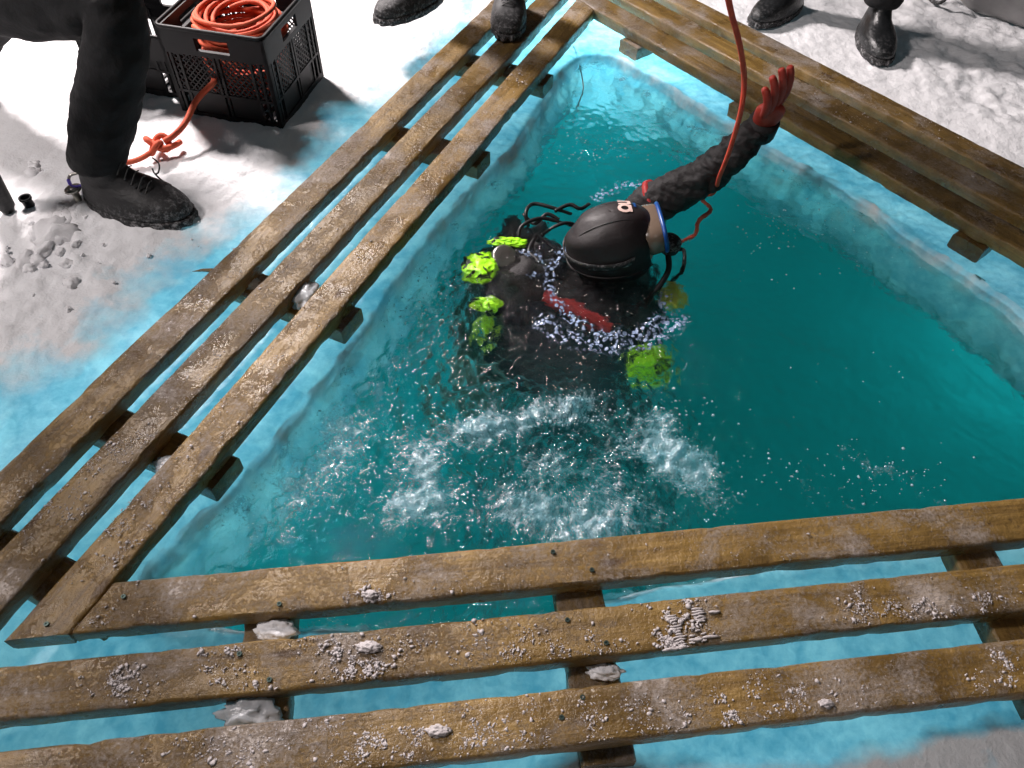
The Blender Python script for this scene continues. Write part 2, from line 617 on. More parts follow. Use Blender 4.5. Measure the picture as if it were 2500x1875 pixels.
def m_bubble():
    t = NT('bubbles')
    d = t.bsdf((0.60, 0.78, 0.84), 0.12, None, Specular_IOR_Level=0.9)
    tr = t.n('ShaderNodeBsdfTranslucent'); tr.inputs[0].default_value = (0.5, 0.85, 0.95, 1)
    m = t.n('ShaderNodeMixShader'); m.inputs[0].default_value = 0.5
    t.l(d.outputs[0], m.inputs[1]); t.l(tr.outputs[0], m.inputs[2])
    return t.done(m.outputs[0])


def m_froth():
    t = NT('pale_froth')
    pos = t.n('ShaderNodeNewGeometry').outputs['Position']
    w = t.n('ShaderNodeVectorMath', operation='ADD')
    wn_ = t.n('ShaderNodeTexNoise'); wn_.inputs['Scale'].default_value = 70
    t.l(pos, wn_.inputs['Vector'])
    sc = t.n('ShaderNodeVectorMath', operation='SCALE'); sc.inputs['Scale'].default_value = .008
    t.l(wn_.outputs['Color'], sc.inputs[0]); t.l(pos, w.inputs[0]); t.l(sc.outputs[0], w.inputs[1])
    vo = t.n('ShaderNodeTexVoronoi'); vo.inputs['Scale'].default_value = 84
    t.l(w.outputs[0], vo.inputs['Vector'])
    cell = t.ramp(vo.outputs['Distance'], [(0.34, 1.0), (0.56, 0.0)])
    fa = t.n('ShaderNodeAttribute', attribute_name='froth').outputs['Fac']
    br = t.ramp(t.math('ADD', fa, t.math('MULTIPLY', t.math('SUBTRACT', t.noise(120, 4, .7, vec=pos), .5), 1.6)), [(0.15, 0.0), (0.60, 1.0)])
    f = t.math('MULTIPLY', t.math('MULTIPLY', cell, br), .85)
    c = t.mix(t.noise(160, 3, vec=pos), (0.16, 0.24, 0.42), (0.46, 0.58, 0.80))
    d = t.bsdf(c, .25, t.bump(cell, .6, .003))
    tp = t.n('ShaderNodeBsdfTransparent')
    m = t.n('ShaderNodeMixShader')
    t.l(f, m.inputs[0]); t.l(tp.outputs[0], m.inputs[1]); t.l(d.outputs[0], m.inputs[2])
    return t.done(m.outputs[0])


FROTH = m_froth()
CHUNK = m_chunk()
BUBBLE = m_bubble()

# ------------------------------------------------------------------ the frame's layout
PW, PITCHP, PH = 0.089, 0.13329, 0.041
ICEZ, WATZ = -0.09, -0.125
ANG = (3.283026, 1.172372, 5.407529)          # along-directions of near, left and right rows
OFF = (-0.655781, 0.855659, 1.981141)         # outward offset of their inner edges
DIR = [Vector((math.cos(a), math.sin(a), 0)) for a in ANG]
NRM = [Vector((-math.sin(a), math.cos(a), 0)) for a in ANG]


def meet(i, oi, j, oj):
    """where the lines n_i.p = oi and n_j.p = oj cross"""
    a, b = NRM[i], NRM[j]
    det = a.x * b.y - a.y * b.x
    return Vector(((oi * b.y - oj * a.y) / det, (a.x * oj - b.x * oi) / det, 0))


# ------------------------------------------------------------------ ice, snow, water, bed
hole_px = [(350, 1425), (440, 1310), (570, 1195), (690, 1060), (800, 925), (905, 775), (1040, 590), (1160, 450), (1270, 345), (1345, 225), (1400, 150), (1480, 128),
           (1600, 190), (1760, 290), (1900, 375), (2080, 470), (2300, 630), (2500, 770)]
hp = [at(x, y, ICEZ) for x, y in hole_px]
hp += [Vector((1.38, 1.20, 0)), Vector((1.46, 1.02, 0)), Vector((1.34, 0.84, 0)), Vector((1.1, 0.79, 0)), Vector((0.8, 0.745, 0))]
hp += [at(x, y, ICEZ) for x, y in [(1560, 1440), (1340, 1500), (1100, 1525), (820, 1530), (560, 1530), (420, 1500)]]
loop = np.array([[p.x, p.y] for p in spline([(p.x, p.y, 0) for p in hp], 12, True)])
seg = np.linalg.norm(np.roll(loop, -1, 0) - loop, axis=1)
cum = np.concatenate([[0], np.cumsum(seg)])
NB = 1150
tt = np.linspace(0, cum[-1], NB, endpoint=False)
lp = np.vstack([loop, loop[:1]])
hole = np.stack([np.interp(tt, cum, lp[:, 0]), np.interp(tt, cum, lp[:, 1])], -1)
for _ in range(6):
    hole = (np.roll(hole, 1, 0) + hole * 2 + np.roll(hole, -1, 0)) / 4
tan = np.roll(hole, -1, 0) - np.roll(hole, 1, 0)
tan /= np.linalg.norm(tan, axis=1)[:, None]
area = 0.5 * np.sum(hole[:, 0] * np.roll(hole[:, 1], -1) - np.roll(hole[:, 0], -1) * hole[:, 1])
outn = np.stack([tan[:, 1], -tan[:, 0]], -1) * (1 if area > 0 else -1)
hole = hole + outn * (0.010 * fbm(xy3(hole[:, 0], hole[:, 1], 6), 4))[:, None]
cen = hole.mean(0)


def frame_dist(x, y):
    """distance outwards past the inner edge of the timber frame (metres)"""
    d = np.full(np.shape(x), -9.0)
    for k in range(3):
        d = np.maximum(d, NRM[k].x * x + NRM[k].y * y - OFF[k])
    return d


rings = []
zs = []
# wall from below up to the rim: (outward shift, z)
prof = [(0.12, -0.62), (0.08, -0.55), (0.05, -0.47), (0.02, -0.40), (-0.01, -0.35), (-0.035, -0.30), (-0.052, -0.26), (-0.058, -0.225), (-0.052, -0.195), (-0.040, -0.172),
        (-0.028, -0.155), (-0.016, -0.142), (-0.008, -0.130), (-0.003, -0.118), (0.0, -0.106), (0.004, -0.097), (0.010, -0.092)]
ang_w = np.arange(NB)
R, Z, CV = [], [], []
for s, z in prof:
    side = 1.0 + 0.35 * fbm(xy3(hole[:, 0], hole[:, 1], 2.2, 5), 2)
    wob = fbm(np.stack([hole[:, 0] * 14, hole[:, 1] * 14, np.full(NB, z * 16)], -1), 4)
    # wider pale ledge under water on the right
    wide = 1 + 0.35 * np.clip((hole[:, 0] - 0.3) / 0.5, 0, 1) * np.clip((hole[:, 1] - 1.0) / .3, 0, 1)
    p = hole + outn * ((s * .62 if s < 0 else s) * side * wide + (0.026 if z < -0.23 else 0.014 if z < -0.12 else 0.006) * wob)[:, None]
    R.append(p)
    Z.append(z + 0.004 * wob)
    CV.append(np.full(NB, .42 if z > -.15 else (.22 if z > -.2 else 0.02)) + .25 * (wob if z > -.2 else 0 * wob))
dist = [0.018]
step = 0.0085
while dist[-1] < 60:
    dist.append(dist[-1] + step)
    if dist[-1] > 1.5: step *= 1.12
radial = hole - cen
rl = np.linalg.norm(radial, axis=1)
for d in dist:
    b = min(1.0, d / 0.8)
    dirn = outn * (1 - b) + radial / rl[:, None] * b
    dirn /= np.linalg.norm(dirn, axis=1)[:, None]
    p = hole + dirn * d
    if d > 0.8:
        pass
    R.append(p)
    x, y = p[:, 0], p[:, 1]
    fd = frame_dist(x, y)
    lump = fbm(xy3(x, y, 3.1), 3)
    med = fbm(xy3(x, y, 13), 3, 0.6)
    fine = fbm(xy3(x, y, 48), 3, 0.6)
    # snow lies outside the frame; bare wet ice inside and under it
    cover = np.clip((fd - (0.44 - .16 * np.clip((y - 1.5) / .5, 0, 1))) / 0.14, 0, 1)
    cover = np.where(y < 0.45, np.clip((fd - 0.365) / .07 + .6 * lump + np.where(x > -.1, .35, 0), 0, 1) * np.where(x > -.1, .80, .35), cover)                      # thin wet snow near the camera
    lefty = np.clip((-x - 0.55) / 0.25, 0, 1) * np.clip((y - 0.9) / 0.3, 0, 1)
    thin = np.clip((fd - (0.35 - 0.10 * np.clip((y - 1.0) / .7, 0, 1))) / 0.42 + 0.30 * lump, 0, 1)
    cover = np.where(x < -0.2, np.minimum(cover, thin), cover)
    rightsm = np.clip((x - 0.5) / 0.2, 0, 1) * np.clip(1 - (fd - 0.40) / 0.30, 0, 1)
    CV.append(cover)
    amp = cover * (1 - 0.85 * rightsm)
    chop = np.clip((-x - 0.95) / 0.2, 0, 1) * np.clip(1 - np.abs(y - 1.45) / 0.5, 0, 1)   # trampled heap at the left
    ruff = np.clip((x - 1.2) / 0.3, 0, 1) * np.clip((fd - 0.62) / 0.15, 0, 1)
    h = 0.014 * lump + 0.0045 * med * (1 + 2.6 * chop + 1.6 * ruff) + 0.0017 * fine * (1 + chop + ruff) + 0.012 * chop * np.abs(med)
    z = ICEZ + (0.001 + .0016 * max(0, 1 - d / .3)) * fine + .002 * max(0, 1 - d / .3) * med + amp * h + 0.006 * amp
    if d > 3: z = z + 0.05 * fbm(xy3(x, y, 0.4), 2)
    Z.append(z)
R = np.array(R); Z = np.array(Z); CV = np.array(CV)
V = np.concatenate([R, Z[..., None]], -1).reshape(-1, 3)
nr = len(R)
ii = np.arange(nr - 1)[:, None] * NB
jj = np.arange(NB)[None, :]
j2 = (jj + 1) % NB
Q = np.stack([ii + jj, ii + j2, ii + NB + j2, ii + NB + jj], -1).reshape(-1, 4)
if area > 0: Q = Q[:, ::-1]
ice = quick_mesh('ice_sheet', V, Q, ICE)
ice['kind'] = 'structure'
at_ = ice.data.attributes.new('cover', 'FLOAT', 'POINT')
at_.data.foreach_set('value', CV.ravel().astype(np.float32))

# water surface
GS = 0.0062
x0, y0 = hole.min(0) - 0.03
x1, y1 = hole.max(0) + 0.03
nx, ny = int((x1 - x0) / GS), int((y1 - y0) / GS)
gx, gy = np.meshgrid(np.linspace(x0, x1, nx), np.linspace(y0, y1, ny))


def inside(x, y, poly):
    c = np.zeros(x.shape, bool)
    px, py = poly[:, 0], poly[:, 1]
    qx, qy = np.roll(px, -1), np.roll(py, -1)
    for a, b, c2, d in zip(px, py, qx, qy):
        m = ((b > y) != (d > y)) & (x < (c2 - a) * (y - b) / (d - b + 1e-12) + a)
        c ^= m
    return c


big = hole[::6] + outn[::6] * 0.02
ins = inside(gx, gy, big)


def gauss(x, y, px, py, r):
    p = at(px * 1.1302, py * 1.1302, WATZ)
    return np.exp(-((x - p.x) ** 2 + (y - p.y) ** 2) / (2 * r * r))


foam = np.zeros(gx.shape)
wx = gx + 0.045 * fbm(xy3(gx, gy, 9, 3), 3); wy = gy + 0.045 * fbm(xy3(gx, gy, 9, 8), 3)
for px, py, r, a in [(940, 1050, .045, 1), (900, 1010, .04, .7), (990, 940, .045, 1.0), (1060, 910, .04, .9), (1150, 890, .04, 1.0), (1250, 880, .04, 1), (1340, 900, .04, 1.0), (1420, 930, .045, .95),
                     (1460, 975, .042, 1.0), (1490, 1020, .03, .7), (1430, 1000, .045, .7), (880, 1090, .05, .6), (980, 1090, .05, .55), (1080, 1110, .05, .5), (1200, 1100, .06, .55), (1150, 1040, .05, .45),
                     (1280, 1145, .04, 1.0), (1350, 1130, .035, .95), (1200, 1150, .03, .6), (1560, 1060, .03, .5), (1390, 1060, .06, .6), (1300, 1030, .05, .45),
                     (1780, 975, .02, .5), (1840, 985, .022, .55), (1900, 1010, .022, .6), (1970, 1040, .022, .65), (2040, 1070, .022, .7), (1760, 1050, .03, .35), (1850, 1070, .03, .35),
                     (1200, 1050, .06, .35), (690, 1000, .06, .55), (750, 930, .05, .5), (620, 1080, .05, .55), (810, 850, .05, .35), (560, 1130, .05, .4), (880, 960, .05, .35), (780, 1080, .06, .35), (735, 790, .02, .8), (700, 830, .02, .6), (900, 700, .05, .45), (880, 610, .05, .5), (930, 540, .03, .6),
                     (970, 490, .018, .7), (1010, 440, .018, .75), (1050, 390, .018, .75), (1095, 340, .018, .75), (1140, 285, .018, .75), (1180, 230, .02, .8), (1215, 180, .02, .8), (1250, 140, .025, .9), (1290, 140, .025, .9), (1340, 170, .02, .8), (1390, 205, .018, .75), (1440, 235, .018, .7), (1500, 270, .02, .75), (1550, 300, .02, .8),
                     (520, 1090, .02, .7), (470, 1150, .02, .6), (1000, 620, .03, .4), (600, 980, .03, .55), (1660, 330, .03, .5), (1740, 400, .04, .45), (1850, 450, .04, .45), (1980, 540, .04, .4), (2080, 600, .04, .4), (2160, 660, .03, .45),
                     (1250, 300, .04, .38), (1350, 320, .05, .38), (1480, 330, .05, .38), (1230, 360, .05, .3), (1560, 290, .05, .35), (1700, 480, .05, .28), (1780, 470, .05, .28), (1850, 540, .05, .25)]:
    foam = foam + (1 - foam) * np.clip(a * .86 * gauss(wx, wy, px, py, r * 1.1), 0, .95)
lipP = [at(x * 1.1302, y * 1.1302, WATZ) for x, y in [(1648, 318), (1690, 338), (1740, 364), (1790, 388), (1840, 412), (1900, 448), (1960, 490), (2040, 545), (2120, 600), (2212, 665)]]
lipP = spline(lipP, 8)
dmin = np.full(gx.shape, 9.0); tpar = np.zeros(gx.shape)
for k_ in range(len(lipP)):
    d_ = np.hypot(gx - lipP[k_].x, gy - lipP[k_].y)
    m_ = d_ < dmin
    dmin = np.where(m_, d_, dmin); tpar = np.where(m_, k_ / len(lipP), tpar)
lip_glint = np.exp(-(dmin / .008) ** 2) * np.clip(1.25 - .8 * tpar + .9 * pnoise(xy3(gx, gy, 11, 2)), 0, 1)
foam = np.maximum(foam, lip_glint)  # bright glint along the wet ice lip, painted in as a foam line
churn = 1.0 * gauss(gx, gy, 1200, 1000, .32) + 1.0 * gauss(gx, gy, 800, 930, .30) + .9 * gauss(gx, gy, 1230, 700, .24) + .5 * gauss(gx, gy, 760, 700, .25) + .45 * gauss(gx, gy, 620, 1150, .2) + .4 * gauss(gx, gy, 1300, 300, .2)
churn = np.clip(churn, 0, 1)
rip = fbm(xy3(gx, gy * 1.3, 4.5, 2), 2) * 0.006
chop = fbm(xy3(gx + 0.02 * pnoise(xy3(gx, gy, 20)), gy, 17, 4), 3, .6)
fin = fbm(xy3(gx, gy, 52, 9), 2)
fin2 = fbm(xy3(gx + .004 * fin, gy, 75, 1), 2)
foam = foam * np.clip(.98 + .75 * fbm(xy3(gx, gy, 6.5, 12), 2), .3, 1.25)
hz = rip + 0.0014 * fin + churn * (0.0125 * chop + 0.0072 * fin) + foam * (0.003 + 0.006 * np.abs(chop) + 0.0028 * fin2)
idx = -np.ones(gx.shape, int)
V = np.stack([gx, gy, WATZ + hz], -1).reshape(-1, 3)
a_ = np.arange(nx * ny).reshape(ny, nx)
ok = ins[:-1, :-1] | ins[1:, :-1] | ins[1:, 1:] | ins[:-1, 1:]
Q = np.stack([a_[:-1, :-1], a_[:-1, 1:], a_[1:, 1:], a_[1:, :-1]], -1)[ok]
used = np.unique(Q)
remap = -np.ones(nx * ny, int); remap[used] = np.arange(len(used))
water = quick_mesh('water', V[used], remap[Q], WATER)
water['kind'] = 'structure'
cc_ = at(1200 * 1.1302, 1010 * 1.1302, WATZ)
dx_, dy_ = gx - cc_.x, gy - cc_.y
rr = np.sqrt(dx_ ** 2 + dy_ ** 2) + 1e-4
stk = np.stack([dx_ / rr * 9, dy_ / rr * 9, rr * 16], -1)
q = water.data.attributes.new('streak', 'FLOAT_VECTOR', 'POINT')
q.data.foreach_set('vector', stk.reshape(-1, 3)[used].astype(np.float32).ravel())
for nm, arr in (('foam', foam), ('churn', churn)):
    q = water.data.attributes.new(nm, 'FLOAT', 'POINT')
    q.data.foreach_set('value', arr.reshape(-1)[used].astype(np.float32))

bed = obj('lake_bed', [(-60, -60, -3.2), (60, -60, -3.2), (60, 60, -3.2), (-60, 60, -3.2)], [(0, 1, 2, 3)], BED)
bed['kind'] = 'structure'


def water_z(x, y):
    i = min(max(int((y - y0) / (y1 - y0) * (ny - 1)), 0), ny - 1)
    j = min(max(int((x - x0) / (x1 - x0) * (nx - 1)), 0), nx - 1)
    return WATZ + hz[i, j]


# ------------------------------------------------------------------ triangular timber frame
frame = empty('timber_frame', (0.3, 1.3, 0))
tag(frame, 'triangular frame of frosty wooden planks, three rows deep, laid round the hole in the ice', 'walkway')


def place_in_frame(o):
    o.parent = frame
    o.matrix_parent_inverse = Matrix.Translation(-frame.location)


def timber(name, p0, p1, cut0, cut1, w, h, ztop, seed):
    """p0, p1: ends of the centre line; cut0/cut1: outward plane normals and offsets (in the xy plane) that cut the ends"""
    d = (p1 - p0).normalized()
    nn = Vector((-d.y, d.x, 0))
    L = (p1 - p0).length
    n = max(4, int(L / 0.022))
    b = 0.005
    prof = [(-w / 2, -h + b), (-w / 2 + b, -h), (w / 2 - b, -h), (w / 2, -h + b), (w / 2, -h * .5), (w / 2, -b), (w / 2 - b * .4, -b * .4), (w / 2 - b, 0), (w / 4, 0), (0, 0), (-w / 4, 0), (-w / 2 + b, 0), (-w / 2 + b * .4, -b * .4), (-w / 2, -b), (-w / 2, -h * .5)]
    m = len(prof)
    U = np.linspace(0, L, n + 1)
    P = np.array(prof)
    pts = np.zeros((n + 1, m, 3))
    pts[..., 0] = U[:, None]
    pts[..., 1] = P[None, :, 0]
    pts[..., 2] = P[None, :, 1]
    q = pts.reshape(-1, 3)
    # slide the end rings along the plank so that the cuts follow the mitre
    nz = fbm(q * np.array([22, 40, 40]) + seed * 3.7, 3)
    nz2 = fbm(q * np.array([1.6, 3, 3]) + seed * 9.1, 2)
    edge = (np.abs(np.abs(q[:, 1]) - w / 2) < b * 1.1).astype(float)
    sgn = np.sign(q[:, 1])
    q[:, 1] -= sgn * edge * np.clip(nz - 0.1, 0, 1) * 0.006
    q[:, 1] += 0.0022 * nz2
    q[:, 2] += 0.0009 * nz + 0.0012 * nz2
    q = q.reshape(n + 1, m, 3)
    for cut, end in ((cut0, 0), (cut1, 1)):
        if cut is None: continue
        cn, co = cut
        # line position along the plank as function of the lateral coordinate
        dn = d.x * cn.x + d.y * cn.y
        lat = q[0 if end == 0 else -1, :, 1]
        base = p0.x * cn.x + p0.y * cn.y
        la = nn.x * cn.x + nn.y * cn.y
        tcut = (co - base - la * lat) / dn
        for k in range(n + 1):
            if end == 0:
                q[k, :, 0] = np.maximum(q[k, :, 0], tcut + (k * 1e-4 if True else 0))
            else:
                q[k, :, 0] = np.minimum(q[k, :, 0], tcut - ((n - k) * 1e-4))
    V = q.reshape(-1, 3)
    F = []
    for i in range(n):
        for k in range(m):
            k2 = (k + 1) % m
            F.append((i * m + k, (i + 1) * m + k, (i + 1) * m + k2, i * m + k2))
    F.append(tuple(range(m))); F.append(tuple(n * m + k for k in range(m - 1, -1, -1)))
    o = obj(name, V, F, WOOD, None, True)
    rot = math.atan2(d.y, d.x)
    place_in_frame(o)
    o.location = (p0.x, p0.y, ztop)
    o.rotation_euler = (0, 0, rot)
    # flat-ish shading with soft edges
    me = o.data
    try: me.set_sharp_from_angle(angle=math.radians(38))
    except Exception: pass
    return o


planks = {}
GAP = 0.004
for i in range(3):
    nxt = {0: 2, 1: 0, 2: 1}        # set i's butt end meets the previous row
    for k in range(3):
        c = OFF[i] + k * PITCHP + PW / 2
        # through end: cut flush with the outer edge of the neighbour's row k; butt end: against the inner edge of the other neighbour
        if i == 0: thr, but = 2, 1
        if i == 1: thr, but = 0, 2
        if i == 2: thr, but = 1, 0
        pe = meet(i, c, thr, OFF[thr] + k * PITCHP + PW)
        pb = meet(i, c, but, OFF[but] + k * PITCHP)
        dd = (pb - pe).normalized()
        p0 = pe - dd * 0.12
        p1 = pb + dd * 0.12
        cut_e = (NRM[thr], OFF[thr] + k * PITCHP + PW)
        cut_b = (NRM[but], OFF[but] + k * PITCHP - GAP)
        o = timber('plank', p0, p1, cut_e, cut_b, PW, PH, 0.0015 * ((i * 3 + k) % 3 - 1), i * 3 + k)
        planks[(i, k)] = o

sleepers = {0: [0.335, -0.22, -0.99, -1.45], 1: [2.22, 1.73, 1.01, 0.535, 0.22], 2: [-1.79, -1.28, -0.475, -0.05]}
for i, lst in sleepers.items():
    for a in lst:
        p0 = DIR[i] * a + NRM[i] * (OFF[i] - 0.012)
        p1 = DIR[i] * a + NRM[i] * (OFF[i] + 2 * PITCHP + PW + 0.02)
        o = timber('crossbeam', p0, p1, None, None, 0.089, 0.046, -PH - 0.0025, 40 + i * 7 + int(a * 10))

# screws
def screw_at(pl, px, py):
    p = at(px, py, 0.0)
    mb = MB()
    for r, z in ((0.0042, 0.0022),):
        pts = [Vector((r * math.cos(2 * PI * k / 12), r * math.sin(2 * PI * k / 12), 0)) for k in range(12)]
        inner = [v * 0.45 for v in pts]
        V = [v + Vector((0, 0, -0.002)) for v in pts] + [v + Vector((0, 0, z)) for v in pts] + [v + Vector((0, 0, z)) for v in inner] + [v + Vector((0, 0, z - 0.0015)) for v in inner]
        F = []
        for k in range(12):
            k2 = (k + 1) % 12
            for j in range(3): F.append((j * 12 + k, j * 12 + k2, (j + 1) * 12 + k2, (j + 1) * 12 + k))
        F.append(tuple(36 + k for k in range(12)))
        mb.add(V, F)
    o = mb.build('screw', SCREWM, pl, False)
    o.location = pl.matrix_world.inverted() @ Vector((p.x, p.y, 0.0005))
    return o


SCREWM = m_plain('dull_green_screw', (0.05, 0.08, 0.07), 0.45, 0.1, 60, Metallic=0.6)
bpy.context.view_layer.update()
for key, pts in {(0, 0): [(302, 1457), (682, 1475), (1350, 1348), (1445, 1392)], (0, 1): [(585, 1597), (658, 1660), (1385, 1514), (1480, 1570)],
                 (0, 2): [(1422, 1703), (1371, 1752)], (1, 0): [(114, 1524)]}.items():
    for x, y in pts: screw_at(planks[key], x, y)

# a splinter stands off the outer left plank
sp = MB(); a = at(520, 660, -0.03); b = at(470, 663, -0.055)
sp.tube([a, a.lerp(b, .5) + Vector((0, 0, .003)), b], [0.006, 0.004, 0.001], 5)
o = sp.build('splinter', WOOD, None, False)
o.parent = planks[(1, 2)]; o.matrix_parent_inverse = planks[(1, 2)].matrix_world.inverted()

# ------------------------------------------------------------------ crumbs of snow and frost on the planks
IV, IF = ico(1)
IV0, IF0 = ico(1)


def scatter(name, pts, mat, rz=0.6, seedamp=0.25):
    """pts: (x, y, z, r) -> one mesh of small rough lumps"""
    n = len(pts)
    P = np.array([p[:3] for p in pts]); Rr = np.array([p[3] for p in pts])
    sc = rng.uniform(0.5, 1.9, (n, 1, 3)); sc[..., 2] *= rz
    base = IV0[None] * (1 + seedamp * rng.normal(size=(n, len(IV0), 1)))
    th = rng.uniform(0, 2 * PI, n)
    c, s = np.cos(th)[:, None], np.sin(th)[:, None]
    B = base * sc * Rr[:, None, None]
    X = B[..., 0] * c - B[..., 1] * s; Y = B[..., 0] * s + B[..., 1] * c
    Vv = np.stack([X, Y, B[..., 2]], -1) + P[:, None, :]
    Ff = IF0[None] + (np.arange(n) * len(IV0))[:, None, None]
    return quick_mesh(name, Vv.reshape(-1, 3), Ff.reshape(-1, 3), mat)


crumbs = []
patches = [(1660, 1510, 70, 60, 5), (1640, 1560, 60, 50, 4), (1680, 1470, 40, 25, 3), (820, 1580, 90, 60, 3.0), (880, 1640, 70, 40, 3.2), (300, 1665, 90, 40, 2.6), (540, 1610, 70, 50, 2.6), (600, 1680, 60, 30, 2.4),
           (1000, 1800, 260, 60, 2.4), (1750, 1740, 180, 55, 2.6), (2440, 1640, 60, 60, 3.4), (2000, 1690, 200, 50, 1.6), (1250, 1760, 400, 70, 1.5), (700, 1820, 400, 60, 2.0), (1300, 1580, 400, 60, 1.3), (2150, 1480, 120, 60, 1.6),
           (2340, 1470, 150, 50, 1.3), (1000, 1440, 300, 60, .8), (900, 1460, 50, 20, 2.2), (1800, 1350, 300, 60, .8), (200, 1500, 120, 120, 1), (450, 780, 60, 90, 2), (250, 1010, 120, 150, 1.6), (130, 1170, 120, 150, 1.6), (620, 650, 90, 90, 1.4),
           (700, 900, 200, 200, .9), (900, 600, 200, 200, .8), (1100, 330, 150, 150, .9), (1000, 250, 100, 100, 1), (480, 1060, 200, 200, 1.2), (350, 1280, 120, 120, 1.2), (1250, 180, 40, 40, 1.5), (2380, 290, 300, 120, 1.2), (2100, 250, 120, 60, 1.4)]
nr_ = [NRM[k] for k in range(3)]


def on_plank(p, margin=0.004):
    """which plank's top carries the point, or None"""
    for i in range(3):
        o_ = p.x * NRM[i].x + p.y * NRM[i].y - OFF[i]
        if -0.001 < o_ < 2 * PITCHP + PW:
            k = int(o_ / PITCHP)
            f = o_ - k * PITCHP
            if k <= 2 and margin < f < PW - margin:
                # inside the row's length?
                js = [j for j in range(3) if j != i]
                if all(p.x * NRM[j].x + p.y * NRM[j].y - OFF[j] < k * PITCHP + 0.0 for j in js):
                    return (i, k)
    return None


for cx, cy, sx, sy, big_ in patches:
    m = int(min(2600, 400 + sx * sy * 0.10)) if big_ > 1 else int(min(1200, sx * sy * 0.03))
    for _ in range(m):
        p = at(random.gauss(cx, sx * .5), random.gauss(cy, sy * .5), 0.0)
        if on_plank(p) is None: continue
        q_ = pnoise(np.array([[p.x * 24, p.y * 24, 3.3]]))[0] + .6 * pnoise(np.array([[p.x * 70, p.y * 70, 1.3]]))[0]
        if q_ < 0.12 and random.random() < .93: continue
        r = min(0.0026, 0.00055 * random.lognormvariate(0.1, 0.6) * (0.65 + 0.26 * big_))
        crumbs.append((p.x, p.y, 0.0012, r))
o = scatter('snow_crumbs', crumbs, CRUMB, .5, .38)
tag(o, 'crumbs of snow and frost scattered over the wooden planks', kind='stuff')

# snow pressed into tread ribs by a boot on the middle near plank
ribs = MB()
def rib(px, py, ln, w=0.0028):
    p = at(px, py, 0.002)
    d = DIR[0]
    q = [p + d * (ln * t) + Vector((random.gauss(0, .0006), random.gauss(0, .0008), random.gauss(0, .0004))) for t in (-.5, -.25, 0, .25, .5)]
    ribs.tube(q, [w * .5, w, w * 1.1, w, w * .5], 6)
for k in range(13):
    y = 1503 + k * 6.5
    rib(1640 + k * 2.4, y, 0.017 + 0.007 * math.sin(k * 1.7), .0019)
for k in range(6):
    rib(1702 + k * 2, 1487 + k * 6, 0.026 - .003 * abs(k - 2), .0022)
for k in range(7):
    rib(1690 + (k % 3) * 14, 1534 + k * 6, 0.011, .0018)
for x, y, l in [(1638, 1586, .03), (1664, 1580, .02), (1700, 1562, .025), (1735, 1555, .03), (1745, 1494, .02), (1320, 1890, 0.01)]: rib(x, y, l)
ot = ribs.build('tread_print_snow', CRUMB)
tag(ot, 'ribbed patch of packed snow left by a boot sole on the middle near plank', 'snow patch')

# bigger lumps lying on the crossbeams and in the gaps
def lump(name, px, py, z, r, label, mat=SNOWM, seed=1, amp=.35, cat='snow clump', grp=None):
    o = blob(name, at(px, py, z), r, mat, None, seed, amp, 4, 2.0)
    tag(o, label, cat, grp)
    return o
lump('ice_chunk', 745, 722, -0.035, (0.034, 0.045, 0.024), 'rounded white ice chunk lodged between the two inner left planks', CHUNK, 3, .3, 'ice chunk')
lump('snow_clump', 672, 1542, -0.036, (0.036, 0.020, 0.015), 'snow clump on the crossbeam in the gap between the inner and middle near planks', SNOWM, 5)
lump('snow_clump', 612, 1742, -0.036, (0.050, 0.026, 0.020), 'larger snow clump on the crossbeam in the gap between the middle and outer near planks', CHUNK, 8)
lump('snow_clump', 1478, 1640, -0.038, (0.030, 0.014, 0.010), 'small snow clump on the crossbeam below the middle near plank, at the centre', SNOWM, 11)
lump('ice_chunk', 605, 690, -0.04, (0.026, 0.022, 0.014), 'small ice chunk on the crossbeam between the outer and middle left planks', CHUNK, 13, .3, 'ice chunk')
lump('snow_clump', 415, 1135, -0.04, (0.030, 0.022, 0.012), 'dull snow clump on the crossbeam between the middle and inner left planks', CHUNK, 17)
lump('snow_clump', 900, 1580, 0.003, (0.020, 0.010, 0.006), 'oblong snow clump lying on the middle near plank, left of the centre', CRUMB, 21)
lump('snow_clump', 905, 1452, 0.003, (0.013, 0.008, 0.006), 'pale snow clump lying on the inner near plank', CRUMB, 23)
lump('snow_clump', 1070, 1785, 0.003, (0.018, 0.009, 0.006), 'pale snow clump lying on the outer near plank', CRUMB, 25)
lump('snow_clump', 2018, 1718, 0.003, (0.012, 0.007, 0.006), 'bright snow clump at the lower edge of the outer near plank, right of the centre', CRUMB, 27)
IVs, IFs = ico(3)
rub = []
for cx_, cy_, sx_, sy_, m_, rr_ in [(110, 590, 70, 35, 9, .013), (60, 640, 60, 40, 6, .016), (150, 560, 60, 30, 9, .008), (230, 500, 30, 20, 6, .009), (110, 440, 60, 30, 7, .010), (330, 590, 120, 30, 12, .0035), (200, 650, 120, 50, 12, .0035)]:
    for _ in range(m_):
        p = at(random.gauss(cx_, sx_), random.gauss(cy_, sy_), ICEZ)
        rub.append((p.x, p.y, ICEZ + .008, rr_ * random.lognormvariate(0, .55)))
n_ = len(rub)
VV = []; FF = []
